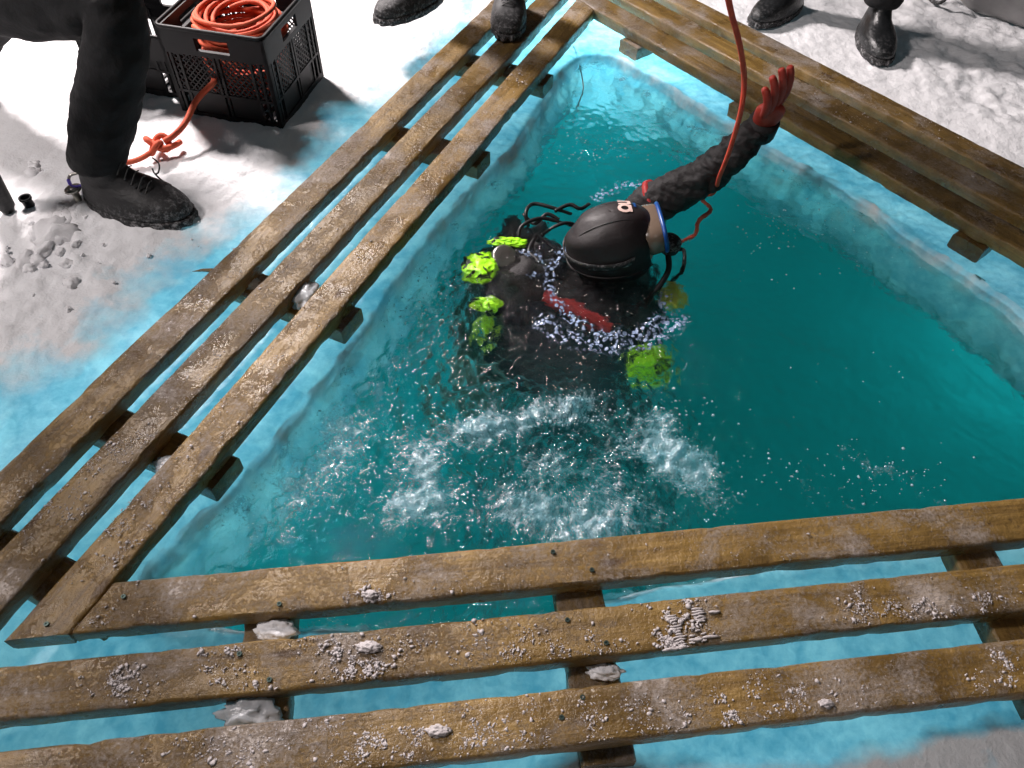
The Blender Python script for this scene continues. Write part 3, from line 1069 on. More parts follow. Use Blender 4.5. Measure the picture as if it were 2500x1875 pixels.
for k, (x, y, z, r) in enumerate(rub):
    nn_ = fbm(IVs * 1.5 + k * 3.1, 3)
    v = IVs * (1 + .42 * nn_)[:, None] * np.array([random.uniform(.8, 1.5), random.uniform(.7, 1.2), random.uniform(.7, 1.0)]) * r
    th = random.uniform(0, 6.28); c_, s_ = math.cos(th), math.sin(th)
    v = np.stack([v[:, 0] * c_ - v[:, 1] * s_, v[:, 0] * s_ + v[:, 1] * c_, v[:, 2]], -1) + np.array([x, y, z - .35 * r])
    VV.append(v); FF.append(IFs + k * len(IVs))
o = quick_mesh('snow_rubble', np.concatenate(VV), np.concatenate(FF), SNOWM)
tag(o, 'trampled snow rubble heaped round the ice screw', kind='stuff')


# ------------------------------------------------------------------ boots
def boot(parent, loc, rz, L=0.31, Wd=0.112, shaft=0.22, mat=None, tilt=0.0, laces=True, pitchx=0.0):
    """boot lofted from horizontal slices; toe towards +x"""
    mat = mat or BOOTM
    lv = [(0.022, -.090, .203, 1.0), (0.030, -.092, .208, 1.02), (0.045, -.090, .205, 1.0), (0.058, -.087, .193, .95), (0.070, -.084, .168, .88), (0.082, -.081, .130, .80), (0.095, -.078, .098, .74),
          (0.112, -.075, .066, .70), (0.13, -.070, .050, .68), (shaft * .8, -.062, .040, .66), (shaft, -.050, .030, .60)]
    n = 28
    s = L / 0.31
    V, F = [], []
    for z, xh, xt, w in lv:
        for k in range(n):
            th = 2 * PI * k / n
            c, sn = math.cos(th), math.sin(th)
            ex = abs(c) ** 0.85 * (1 if c > 0 else -1)
            ey = abs(sn) ** 0.8 * (1 if sn > 0 else -1)
            x = (xh + xt) / 2 + ex * (xt - xh) / 2
            u = (x + 0.09) / 0.30
            ww = Wd / 2 * w * (0.78 + 0.30 * math.sin(min(max(u, 0), 1) ** 1.1 * 2.6) * (1 if z < .09 else .4))
            wr = 0.0025 * math.sin(z * 160 + c * 3) * (1 if 0.085 < z < .17 else .3)
            V.append(((x + wr) * s, ey * ww * s, z * s))
    for i in range(len(lv) - 1):
        for k in range(n):
            k2 = (k + 1) % n
            F.append((i * n + k, i * n + k2, (i + 1) * n + k2, (i + 1) * n + k))
    F.append(tuple(range(n - 1, -1, -1))); F.append(tuple((len(lv) - 1) * n + k for k in range(n)))
    up = obj('boot', V, F, mat, parent)
    sb = up.modifiers.new('s', 'SUBSURF'); sb.levels = 1; sb.render_levels = 2
    up.location = loc
    up.rotation_euler = (pitchx, tilt, rz)
    # sole with lugs
    V, F = [], []
    lv2 = [(0.0, .985), (0.004, 1.03), (0.018, 1.045), (0.026, 1.02)]
    m = 56
    for z, g in lv2:
        for k in range(m):
            th = 2 * PI * k / m
            c, sn = math.cos(th), math.sin(th)
            ex = abs(c) ** 0.85 * (1 if c > 0 else -1)
            ey = abs(sn) ** 0.8 * (1 if sn > 0 else -1)
            x = 0.057 + ex * 0.150
            u = (x + 0.09) / 0.30
            ww = Wd / 2 * (0.80 + 0.28 * math.sin(min(max(u, 0), 1) ** 1.1 * 2.6))
            lug = 1 - (0.035 if (k % 4 < 2 and z < 0.02) else 0)
            V.append((x * g * lug * s, ey * ww * g * lug * s, z * s))
    for i in range(len(lv2) - 1):
        for k in range(m):
            k2 = (k + 1) % m
            F.append((i * m + k, i * m + k2, (i + 1) * m + k2, (i + 1) * m + k))
    F.append(tuple(range(m - 1, -1, -1))); F.append(tuple((len(lv2) - 1) * m + k for k in range(m)))
    so = obj('sole', V, F, SOLEM, up)
    if laces:
        mb = MB()
        for j in range(5):
            x = 0.115 - j * 0.014; z = 0.094 + j * 0.012
            w = 0.026
            mb.tube(spline([(x * s, -w * s, (z - .012) * s), (x * s, 0, (z + .004) * s), ((x - .012) * s, w * s, (z - .008) * s)], 4), 0.0018, 5)
        la = mb.build('lace', LACE, up)
    return up


def face_xy(a, b):
    return math.atan2(b.y - a.y, b.x - a.x)


# ------------------------------------------------------------------ hands
def hand(parent, base, fwd, up_, side, mat, s=1.0, curl=0.5, name='glove', spread=0.12):
    """glove at base; fwd: towards the fingers; up_: back of the hand; side +1/-1: side of the thumb"""
    f = Vector(fwd).normalized()
    u = Vector(up_); u = (u - f * u.dot(f)).normalized()
    r = f.cross(u) * side
    J, Eg = [], []
    def add(p, rad, prev):
        J.append((Vector(base) + (r * p[0] + f * p[1] + u * p[2]) * s, tuple(x * s for x in rad) if isinstance(rad, tuple) else rad * s))
        if prev is not None: Eg.append((prev, len(J) - 1))
        return len(J) - 1
    w0 = add((0, -0.03, 0), (0.031, 0.024), None)
    w1 = add((0, 0.015, 0), (0.036, 0.020), w0)
    w2 = add((0, 0.060, 0), (0.042, 0.017), w1)
    palm = skin_mesh(name, J, Eg, mat, parent, 2, 0)
    # fingers: own short chains rooted in the palm, joined into the same mesh
    metas = [palm]
    for k, (x0_, ln) in enumerate([(0.030, 0.072), (0.010, 0.080), (-0.011, 0.075), (-0.031, 0.060)]):
        J, Eg = [], []
        p = None; pos = Vector((x0_ * .8, 0.035, 0)); a = 0.0
        p = add(tuple(pos), 0.0095, None)
        pos = Vector((x0_, 0.078, 0.0)); p = add(tuple(pos), 0.0105, p)
        lat = x0_ * spread / 0.03
        for j, fr in enumerate((0.42, 0.33, 0.25)):
            a += curl * (0.55 + 0.1 * k) * (1 if j else .7)
            pos = pos + Vector((lat * .25 * ln * 4 * fr, ln * fr * math.cos(a), -ln * fr * math.sin(a)))
            p = add(tuple(pos), (0.0100, 0.0095, 0.0085)[j], p)
        metas.append(skin_mesh('finger', J, Eg, mat, parent, 2, 0))
    J, Eg = [], []
    p = add((0.020, 0.005, -0.004), 0.012, None)
    p = add((0.048, 0.030, -0.010), 0.0125, p)
    p = add((0.066, 0.058, -0.018), 0.0115, p)
    p = add((0.070, 0.082, -0.026), 0.0095, p)
    metas.append(skin_mesh('thumb', J, Eg, mat, parent, 2, 0))
    bm = bmesh.new()
    for o in metas:
        bm.from_mesh(o.data)
    me = bpy.data.meshes.new(name)
    bm.to_mesh(me); bm.free()
    for o in metas: bpy.data.objects.remove(o)
    return link(name, me, mat, parent)


# ------------------------------------------------------------------ people
def clothes_person(root, J, Eg, rough=0.010, sub=2):
    o = skin_mesh('clothed_body', J, Eg, BLACKCLOTH, root, 4, 0, rough * .6, 12)
    return o


# kneeling person at the left
heel = at(225, 490, ICEZ); toe = at(480, 545, ICEZ)
bz = face_xy(heel, toe)
bd = Vector((math.cos(bz), math.sin(bz), 0))
bp = heel + bd * 0.095
kn = empty('person', (bp.x, bp.y, ICEZ))
tag(kn, 'person kneeling in black trousers and a laced black boot beside the black crate', 'person')
OFFK = Vector((bp.x, bp.y, ICEZ))
def rel(p): return Vector(p) - OFFK
ank = Vector((bp.x, bp.y, 0.045)) - bd * .018; kne = at(300, 10, 0.40)
side_n = Vector((-bd.y, bd.x, 0))
hipL = kne - bd * 0.44 + Vector((0, -0.02, -0.03)) ; hipc = hipL + side_n * 0.12 - bd * .03 + Vector((0, 0, .03))
kne2 = hipc + Vector((-.42, .16, -.36)); kne2.z = ICEZ + 0.06
ft2 = kne2 - bd * 0.40; ft2.z = ICEZ + 0.05
chest = hipc + Vector((-.10, 0.05, 0.40)) + bd * 0.0
neck = chest + Vector((0, 0, 0.17)) + bd * .03
head = neck + Vector((0, 0, 0.14)) + bd * .03
J = [(rel(hipc), (.15, .13)), (rel(hipL), .115), (rel(kne.lerp(hipL, .5)), .105), (rel(kne), .088), (rel(kne.lerp(ank, .35)), .088), (rel(kne.lerp(ank, .72)), .082), (rel(ank + Vector((0, 0, .015))), .078), (rel(ank - Vector((0, 0, .012))), .074),
     (rel(hipc + side_n * .10), .11), (rel(kne2.lerp(hipc, .4)), .10), (rel(kne2), .085), (rel(kne2.lerp(ft2, .6)), .07), (rel(ft2), .055),
     (rel(hipc.lerp(chest, .5)), (.15, .12)), (rel(chest), (.18, .13)), (rel(neck), .065), (rel(head), .07),
     (rel(chest + side_n * -.19), .08), (rel(chest + side_n * -.24 + bd * .12 + Vector((0, 0, -.26))), .062), (rel(chest + side_n * -.14 + bd * .36 + Vector((0, 0, -.30))), .042),
     (rel(chest + side_n * .19), .08), (rel(chest + side_n * .24 + bd * .12 + Vector((0, 0, -.26))), .062), (rel(chest + side_n * .14 + bd * .36 + Vector((0, 0, -.30))), .042)]
Eg = [(0, 1), (1, 2), (2, 3), (3, 4), (4, 5), (5, 6), (6, 7), (0, 8), (8, 9), (9, 10), (10, 11), (11, 12), (0, 13), (13, 14), (14, 15), (15, 16), (14, 17), (17, 18), (18, 19), (14, 20), (20, 21), (21, 22)]
clothes_person(kn, J, Eg, 0.012)
boot(kn, rel(bp), bz, 0.335, 0.125, 0.19)
boot(kn, rel(ft2) + Vector((0, 0, 0.02)), bz, 0.31, 0.115, 0.16, tilt=1.0)
for sgn in (-1, 1):
    hand(kn, rel(chest + side_n * .14 * sgn + bd * .38 + Vector((0, 0, -.30))), bd, (0, 0, 1), sgn, BLACKCLOTH, 1, .6)
hd = blob('head', rel(head + Vector((0, 0, .06))), (.085, .10, .115), SKIN, kn, 3, .04, 3)
hd.rotation_euler = (0, 0, bz - PI / 2)
nose = obj('nose', [(-.012, .095, -.02), (.012, .095, -.02), (0, .122, -.015), (0, .095, .02)], [(0, 1, 2), (1, 3, 2), (0, 2, 3)], SKIN, hd)
bn = blob('knit_hat', rel(head + Vector((0, 0, .10))), (.098, .112, .095), BLACKCLOTH, kn, 5, .05, 3)
# a loose lace loop on the boot
mb = MB()
mb.tube(spline([rel(at(372, 385, .03)), rel(at(388, 400, .025)), rel(at(387, 420, .02)), rel(at(378, 424, .01)), rel(at(372, 412, .01))], 6), .0022, 6)
mb.tube(spline([rel(at(378, 424, .005)), rel(at(395, 440, -.01)), rel(at(418, 452, -.02))], 6), .0022, 6)
mb.build('lace_loop', LACE, kn)


def standing(name_label, feet, facing, bmat, lifted=None, hgt=1.0, arms=None, shafts=0.2, cuff=.075):
    """feet: two (pos, rz) on the ice or plank; builds a clothed person above"""
    c = (feet[0][0] + feet[1][0]) / 2
    root = empty('person', (c.x, c.y, min(feet[0][0].z, feet[1][0].z)))
    tag(root, name_label, 'person')
    O = Vector(root.location)
    up_ = Vector((0, 0, 1))
    fx = Vector((math.cos(facing), math.sin(facing), 0)); sx = Vector((-fx.y, fx.x, 0))
    back = -fx * 0.03
    hip = Vector((c.x, c.y, O.z + .93 * hgt)) + back
    J = [(hip - O, (.15, .12))]
    Eg = []
    for k, (p, rz) in enumerate(feet):
        s = 1 if (p - c).dot(sx) > 0 else -1
        d = Vector((math.cos(rz), math.sin(rz), 0))
        a = p + Vector((0, 0, .15)) - d * .012
        hj = hip + sx * .095 * s - up_ * .04
        kj = (a + hj) / 2 + fx * .04; 
        i = len(J)
        J += [(hj - O, .10), (hj.lerp(kj, .5) - O, .098), (kj - O, .078), (kj.lerp(a, .5) - O, .078), (a - O, cuff), (a - up_ * .035 - O, cuff * .97)]
        Eg += [(0, i), (i, i + 1), (i + 1, i + 2), (i + 2, i + 3), (i + 3, i + 4), (i + 4, i + 5)]
    ch = hip + up_ * .42 * hgt; nk = ch + up_ * .17; hd_ = nk + up_ * .12 + fx * .02
    i = len(J)
    J += [(hip.lerp(ch, .5) - O, (.15, .12)), (ch - O, (.18, .13)), (nk - O, .06), (hd_ - O, .065)]
    Eg += [(0, i), (i, i + 1), (i + 1, i + 2), (i + 2, i + 3)]
    hands = arms or [ch + sx * .25 + fx * .15 - up_ * .5, ch - sx * .25 + fx * .15 - up_ * .5]
    for s, hp_ in zip((1, -1), hands):
        sh = ch + sx * .2 * s
        el = (sh + hp_) / 2 + sx * .06 * s - fx * .06 - up_ * .05
        j = len(J)
        J += [(sh - O, .08), (el - O, .055), (hp_ - O, .038)]
        Eg += [(i + 1, j), (j, j + 1), (j + 1, j + 2)]
        hand(root, hp_ - O, (hp_ - el), up_, s, BLACKCLOTH, 1, .7)
    clothes_person(root, J, Eg, .010)
    for p, rz in feet[:2]:
        boot(root, p - O, rz, .30, .118, shafts, bmat, laces=(bmat is BOOTM), tilt=0)
    h = blob('head', hd_ - O + Vector((0, 0, .07)), (.08, .098, .115), SKIN, root, 2, .03, 3)
    h.rotation_euler = (0, 0, facing - PI / 2)
    obj('nose', [(-.012, .092, -.02), (.012, .092, -.02), (0, .118, -.015), (0, .092, .02)], [(0, 1, 2), (1, 3, 2), (0, 2, 3)], SKIN, h)
    blob('knit_hat', hd_ - O + Vector((0, 0, .115)), (.094, .11, .09), BLACKCLOTH, root, 6, .05, 3)
    return root


# walker at the top: one boot on the planks, the other lifted behind
f1t = at(1240, 108, 0.0); f1 = f1t + Vector((0.0, 0.205, 0)); f1.z = 0.002
f2t = at(915, 55, 0.06); f2 = f2t + Vector((.14, .16, 0)); f2.z = 0.045
r1 = standing('person stepping along the left planks, one black boot lifted over the snow', [(f1, -PI / 2 - 0.02), (f2, math.radians(228))], -PI / 2, BOOTM)
# person at the right, both boots at the outer plank of the right row
g1 = at(1838, 70, ICEZ); g2 = at(2150, 168, ICEZ)
ga1 = math.radians(222); ga2 = -PI / 2 - 0.05
gp1 = g1 - Vector((math.cos(ga1), math.sin(ga1), 0)) * .19; gp1.z = ICEZ + .006
gp2 = g2 - Vector((math.cos(ga2), math.sin(ga2), 0)) * .20; gp2.z = ICEZ + .006
rope_top = at(1700, -240, 1.02)
r2 = standing('person in glossy black boots standing on the snow behind the right planks', [(gp1, ga1), (gp2, ga2)], math.radians(245), BOOTSH,
              arms=None)


# ------------------------------------------------------------------ crates
def crate(name_label, FL, FR, H=0.285, S_=0.335):
    """open plastic crate; front side from FL to FR on the ice, growing away from the camera"""
    ang = face_xy(FL, FR)
    root = empty('crate', (FL.x, FL.y, ICEZ + .003), ang)
    tag(root, name_label, 'crate')
    T = 0.010
    sides = []
    def panel(Mx, bars=True):
        mb = MB()
        def bx(u0, v0, u1, v1, t=T): mb.box((u0, 0, v0), (u1, t, v1), Mx)
        # solid rim with a hand hole
        bx(0, H - .022, S_, H, .014)
        bx(0, H - .060, .115, H - .022); bx(S_ - .115, H - .060, S_, H - .022)
        bx(0, H - .076, S_, H - .060, .012)
        bx(0, 0, S_, .020, .014)
        bx(0, .085, S_, .093)
        for u in (0, .020, .045, .155, .170, S_ - .063, S_ - .036, S_ - .014):
            bx(u, 0.020, u + (.014 if u in (0, S_ - .014) else .008), H - .076)
        # diagonal lattice between mid bar and rim
        for k in range(-5, 19):
            u0 = k * .019
            for sgn in (1, -1):
                a = Vector((u0, .003, .093)); b = Vector((u0 + .115, .003, H - .076))
                if sgn < 0: a.x, b.x = b.x, a.x
                # clip to the panel
                pts = []
                for t_ in np.linspace(0, 1, 9):
                    q = a.lerp(b, t_)
                    if 0.01 < q.x < S_ - .01: pts.append(q)
                if len(pts) > 1:
                    d = (pts[-1] - pts[0]); L = d.length
                    R_ = Matrix.Translation(pts[0]) @ Matrix.Rotation(-math.atan2(d.z, d.x), 4, 'Y')
                    mb.box((0, 0, -.0021), (L, .004, .0021), Mx @ R_)
        # low panel behind the lattice foot
        mb.box((.05, .004, .020), (.155, .006, .085), Mx)
        mb.box((.18, .004, .020), (S_ - .066, .006, .085), Mx)
        return mb.build('side_panel', PLASTIC, root, False)
    panel(Matrix.Identity(4))
    panel(Matrix.Translation((S_, 0, 0)) @ Matrix.Rotation(PI / 2, 4, 'Z'))
    panel(Matrix.Translation((S_, S_, 0)) @ Matrix.Rotation(PI, 4, 'Z'))
    panel(Matrix.Translation((0, S_, 0)) @ Matrix.Rotation(-PI / 2, 4, 'Z'))
    mb = MB()
    for k in range(12):
        u = .01 + k * (S_ - .03) / 11
        mb.box((u, .012, .006), (u + .010, S_ - .012, .014))
        mb.box((.012, u, .0), (S_ - .012, u + .010, .0058))
    mb.build('bottom_grid', PLASTIC, root, False)
    # rounded rim caps at the corners
    mb = MB()
    c0 = .006
    loop_ = []
    for cx_, cy_, a0 in ((S_ - .02, .02, -PI / 2), (S_ - .02, S_ - .02, 0), (.02, S_ - .02, PI / 2), (.02, .02, PI)):
        for k in range(5):
            th = a0 + k * PI / 8
            loop_.append(Vector((cx_ + .018 * math.cos(th), cy_ + .018 * math.sin(th), H + .001)))
    mb.tube(loop_ + [loop_[0], loop_[1]], .0065, 6, False)
    mb.build('rim', PLASTIC, root)
    return root


cFL = at(450, 283, ICEZ); cFR = at(705, 323, ICEZ)
cr = crate('black plastic crate holding the coiled orange rope', cFL, cFR)
cang = face_xy(cFL, cFR)
cM = Matrix.Translation((cFL.x, cFL.y, ICEZ)) @ Matrix.Rotation(cang, 4, 'Z')
# second crate, mostly behind the kneeling leg
c2 = cM @ Vector((-.36, .08, 0)); c3 = cM @ Vector((-.03, .08, 0))
cr2 = crate('second black crate, half hidden behind the kneeling leg', Vector((c2.x, c2.y, ICEZ)), Vector((c3.x, c3.y, ICEZ)), 0.20, 0.32)

# orange rope: a coil in the crate, then out through the lattice to a knot
mb = MB()
RR = .0068
for k in range(30):
    z = .050 + k * .0078 + random.uniform(-.002, .002)
    rx = .118 + random.uniform(-.016, .012) - (0.02 if k % 5 == 0 else 0); ry = .112 + random.uniform(-.016, .014)
    cx_, cy_ = .168 + random.uniform(-.012, .012), .168 + random.uniform(-.012, .012)
    ph = random.uniform(0, 6.28); tl = random.uniform(-.10, .10); tl2 = random.uniform(-.1, .1)
    pts = []
    for j in range(36):
        th = 2 * PI * j / 36
        w = 1 + .05 * math.sin(2 * th + ph)
        x = cx_ + rx * w * math.cos(th); y = cy_ + ry * w * math.sin(th)
        pts.append(cM @ Vector((min(max(x, .024), .311), min(max(y, .024), .311), z + tl * (x - .168) + tl2 * (y - .168) + .004 * math.sin(3 * th + ph))))
    pts = [p for p in pts] + [pts[0], pts[1]]
    mb.tube(pts, RR, 8, False)
# slack turns that cross inside the loop
for k in range(4):
    ph = k * 1.4
    pts = [cM @ Vector((.168 + .10 * math.cos(ph + t * 1.9) * (1 - .25 * t), .168 + .10 * math.sin(ph + t * 1.9) * (1 - .3 * t), .262 + .012 * math.sin(t * 3 + k) - k * .004)) for t in np.linspace(-1.2, 1.2, 22)]
    mb.tube(pts, RR, 8)
lead = [cM @ Vector((.14, .10, .10)), cM @ Vector((.125, .03, .12)), at(520, 203, .055), at(480, 245, .02), at(452, 300, -.01), at(425, 330, -.03), at(400, 345, -.04)]
mb.tube(spline(lead, 8), .0088, 10)
# knot
kc = at(383, 352, -.045)
a_x = Vector((1, 0, 0))
kp = []
for t_ in np.linspace(0, 2 * PI * 1.0, 40):
    kp.append(kc + Vector((.020 * (math.sin(t_) + 2 * math.sin(2 * t_)) * .55, .020 * (math.cos(t_) - 2 * math.cos(2 * t_)) * .55, -.020 * math.sin(3 * t_) * .8)))
mb.tube(kp + [kp[1]], .0088, 9)
mb.tube(spline([kc + Vector((-.01, -.005, .008)), at(400, 362, -.045), at(425, 355, -.055), at(440, 346, -.06)], 6), .0088, 9)
mb.tube(spline([kc, at(368, 372, -.05), at(330, 392, -.06), at(280, 400, -.06), at(235, 398, -.045), at(215, 415, -.04)], 6), .0078, 9)
rp = mb.build('coiled_rope', ORANGE)
tag(rp, 'orange rope coiled in the black crate, its knotted end trailing out to the kneeling boot', 'rope')

# ice screw with sling ring
isx = at(183, 470, -.05)
scr = empty('ice_screw', (isx.x, isx.y, ICEZ))
tag(scr, 'steel ice screw standing in the trampled snow behind the kneeling boot', 'ice screw')
mb = MB(); mb.tube([Vector((.012, -.022, -.01)), Vector((.004, -.006, .03)), Vector((0, 0, .052))], [.0095, .0095, .0095], 14); mb.build('shank', METAL, scr)
mb = MB()
ring = [(Vector((.019 * math.cos(t_) * 1.1, .019 * math.sin(t_), .052 + .004 * math.cos(t_)))) for t_ in np.linspace(0, 2 * PI, 22)]
mb.tube(ring, .0042, 8, False); mb.tube([Vector((0, 0, .046)), Vector((0, 0, .058))], [.017, .015], 18)
mb.build('hanger', METAL, scr)
# carabiner
cb_ = empty('carabiner', at(200, 428, -.03))
tag(cb_, 'violet carabiner clipped to the ice screw behind the kneeling boot', 'carabiner')
P = [at(167, 440, -.035), at(178, 456, -.035), at(205, 452, -.03), at(232, 436, -.028), at(243, 418, -.028), at(236, 410, -.028)]
P = [p - cb_.location for p in P]
mb = MB(); mb.tube(spline(P, 6), .0052, 9); mb.build('spine', PURPLE, cb_)
P = [at(167, 440, -.035), at(172, 428, -.03), at(190, 422, -.025), at(212, 414, -.022), at(236, 408, -.024)]
P = [p - cb_.location for p in P]
mb = MB(); mb.tube(spline(P, 6), .0042, 9); mb.build('gate', METAL, cb_)
# loop of webbing
mb = MB(); mb.tube(spline([at(205, 412, -.03), at(215, 404, -.025), at(240, 396, -.025), at(262, 402, -.03)], 6), .006, 8)
o = mb.build('webbing', WEB); tag(o, 'faded orange webbing joining the violet carabiner to the rope', 'sling')
# black pipe stub
ps = at(75, 508, ICEZ)
mb = MB()
n = 20
V, F = [], []
for (r, z, dx) in ((.0135, -.02, .006), (.0135, .028, 0), (.0165, .030, 0), (.0165, .037, 0), (.0135, .037, 0), (.0115, .034, 0), (.0110, -.01, .004)):
    for k in range(n): V.append((r * math.cos(2 * PI * k / n) + dx, r * math.sin(2 * PI * k / n), z))
for i in range(6):
    for k in range(n): F.append((i * n + k, i * n + (k + 1) % n, (i + 1) * n + (k + 1) % n, (i + 1) * n + k))
F.append(tuple(6 * n + k for k in range(n)))
o = obj('pipe_stub', V, F, PLASTIC); o.location = ps
tag(o, 'short black pipe end sticking out of the trampled snow at the left', 'pipe')
# foot of a dark pole at the left edge
pb_ = at(22, 518, ICEZ); pt = at(-60, 370, .12)
mb = MB(); mb.tube([pb_, pb_.lerp(pt, .1), pb_.lerp(pt, .12), pt, pt + (pt - pb_) * 3], [.014, .020, .024, .026, .028], 14)
o = mb.build('pole', SOLEM); tag(o, 'thick dark pole leaning out of the snow at the left edge of the photo', 'pole')

# ------------------------------------------------------------------ sled at the top right
sl = at(2318, 24, ICEZ); sr = at(2520, 88, ICEZ)
sa = face_xy(sl, sr)
sled = empty('sled', (sl.x, sl.y, ICEZ + .012), sa)
tag(sled, 'grey frosted plastic sled lying on the snow beyond the right row of planks', 'sled')
V, F = [], []
LX, LY = 1.15, .5
lv = [(.0, .03, 0), (.03, .0, .02), (.0, -.03, .17), (-.012, -.045, .185), (-.03, -.045, .18), (.03, 0.03, .03), (.05, .05, .016)]
for ins_, _, z in [(0.02, 0, .0), (0.0, 0, .02), (-.05, 0, .19), (-.072, 0, .198), (-.070, 0, .190), (-.046, 0, .18), (0.010, 0, .03), (.03, 0, .014)]:
    n = 0
    for cx_, cy_, a0 in ((LX, 0, -PI / 2), (LX, LY, 0), (0, LY, PI / 2), (0, 0, PI)):
        sx_ = -1 if cx_ else 1; sy_ = -1 if cy_ else 1
        for k in range(7):
            th = a0 + k * PI / 12
            r = .08
            V.append((cx_ + sx_ * (ins_ + r) + r * math.cos(th), cy_ + sy_ * (ins_ + r) + r * math.sin(th), z)); n += 1
for i in range(7):
    for k in range(n): F.append((i * n + k, i * n + (k + 1) % n, (i + 1) * n + (k + 1) % n, (i + 1) * n + k))
F.append(tuple(range(n - 1, -1, -1))); F.append(tuple(7 * n + k for k in range(n)))
obj('tray', V, F, SLEDM, sled)
mb = MB(); mb.tube(spline([(-.06, .06, .17), (-.10, .02, .10), (-.09, -.03, .03), (-.03, -.07, .03), (.01, -.062, .12)], 6), .007, 8)
mb.build('rope_handle', SOLEM, sled)

# ------------------------------------------------------------------ diver
DB = at(1512, 620, WATZ)
dv = empty('diver', (DB.x, DB.y, WATZ))
tag(dv, 'diver in black hood and drysuit afloat in the hole, one red-gloved arm raised', 'person')
O = Vector((DB.x, DB.y, WATZ))
def rl_(p): return Vector(p) - O
hc = at(1503, 590, -0.055)                 # centre of the head
fx = Vector((0.99, 0.10, 0)).normalized()              # the way the face looks
sx = Vector((-fx.y, fx.x, 0))
nk = hc - fx * .02 + Vector((0, -.01, -.15))
chd = at(1450, 770, -.30)
pel = at(1410, 960, -.50)
shF = nk + sx * .15 + Vector((0, 0, -.05)) + fx * .06
shN = nk - sx * .18 + Vector((0, 0, -.09))
A1 = at(1590, 498, -0.14); A2 = at(1700, 445, -0.05); A3 = at(1790, 375, .04); A4 = at(1862, 305, .11)
kF = at(1520, 1150, -.72); kN = at(1290, 1130, -.70)
aF = kF + Vector((.04, -.30, -.22)); aN = kN + Vector((-.08, -.28, -.24))
eN = at(1185, 870, -.27); wN = at(1290, 960, -.34)
J = [(rl_(pel), (.16, .13)), (rl_(chd), (.20, .16)), (rl_(nk - Vector((0, 0, .02))), .085), (rl_(hc + Vector((0, 0, -.05))), .078), (rl_(hc + Vector((0, 0, .03))), .070),
     (rl_(shF), .090), (rl_(A1), .074), (rl_(A2), .058), (rl_(A3), .051), (rl_(A4), .042),
     (rl_(shN), .090), (rl_(eN), .062), (rl_(wN), .045),
     (rl_(pel + sx * .1 + Vector((0, 0, -.06))), .11), (rl_(kF), .08), (rl_(aF), .055), (rl_(pel - sx * .1 + Vector((0, 0, -.06))), .11), (rl_(kN), .08), (rl_(aN), .055)]
Eg = [(0, 1), (1, 2), (2, 3), (3, 4), (1, 5), (5, 6), (6, 7), (7, 8), (8, 9), (1, 10), (10, 11), (11, 12), (0, 13), (13, 14), (14, 15), (0, 16), (16, 17), (17, 18)]
skin_mesh('drysuit_body', J, Eg, NEOP, dv, 4, 0, .009, 22)
# hood: shaped shell over the head, open at the face
def hood():
    n, m = 40, 26
    V, F = [], []
    for i in range(m + 1):
        ph = PI * i / m * .86
        for k in range(n):
            th = 2 * PI * k / n
            x = math.sin(ph) * math.cos(th); y = math.sin(ph) * math.sin(th); z = math.cos(ph)
            rx = .122 if x < 0 else .104
            v = Vector((x * rx, y * .096, z * .118))
            if z < -.2: v.z -= .05 * (-z - .2); 
            v += v.normalized() * (.0035 * math.sin(9 * z + 4 * y + 2 * x) * abs(x) + .0022 * float(pnoise(np.array([[x * 2.6, y * 2.6, z * 5.0]]))[0]))
            V.append(v)
    for i in range(m):
        for k in range(n):
            c = (V[i * n + k] + V[(i + 1) * n + k] + V[(i + 1) * n + (k + 1) % n] + V[i * n + (k + 1) % n]) / 4
            # face opening
            if c.x > .058 and abs(c.y) < .062 and -.10 < c.z < .062: continue
            F.append((i * n + k, (i + 1) * n + k, (i + 1) * n + (k + 1) % n, i * n + (k + 1) % n))
    return V, F
hroot_rot = Euler((0, math.radians(-14), math.atan2(fx.y, fx.x)))
V, F = hood()
hd = obj('hood', V, F, HOODM, dv); hd.location = rl_(hc); hd.rotation_euler = hroot_rot; hd.scale = (1.12, 1.06, .90)
md = hd.modifiers.new('t', 'SOLIDIFY'); md.thickness = .005; md.offset = -1
sb = hd.modifiers.new('s', 'SUBSURF'); sb.levels = 1; sb.render_levels = 2
# seam piping round the lower edge
mb = MB(); mb.tube([Vector((.122 * math.cos(t_) * (1 if math.cos(t_) < 0 else .87), .098 * math.sin(t_), -.035 - .01 * math.cos(t_))) for t_ in np.linspace(0, 2 * PI, 40)][5:35], .0016, 8)
mb.build('seam', HOODM, hd)
mb = MB(); mb.tube([Vector((-.11 + .0 * t_, .055 + .012 * math.sin(t_), .0)) * 1.0 + Vector((.03 * t_, .012 * t_, .05 * math.sin(t_))) for t_ in np.linspace(0, 1.6, 12)], .0016, 6)
mb = MB()
for yy_ in (-.034, .034): mb.tube([Vector((x_, yy_ * (1 - .5 * (x_ / .12) ** 2), .1185 * math.sqrt(max(0, 1 - (x_ / (.122 if x_ < 0 else .104)) ** 2 - (yy_ / .096) ** 2)))) for x_ in np.linspace(-.108, .085, 26)], .0013, 6)
mb.build('seam', RUBBER, hd)
# face
fc = blob('face', (0.012, 0, -.012), (.085, .072, .10), SKIN, hd, 4, .03, 3)
mbf = MB()
mbf.add([(-.012 + .09, -.011, -.03), (.078, .011, -.03), (.112, 0, -.025), (.088, 0, .02)], [(0, 1, 2), (1, 3, 2), (0, 2, 3)])
mbf.build('nose', SKIN, hd)
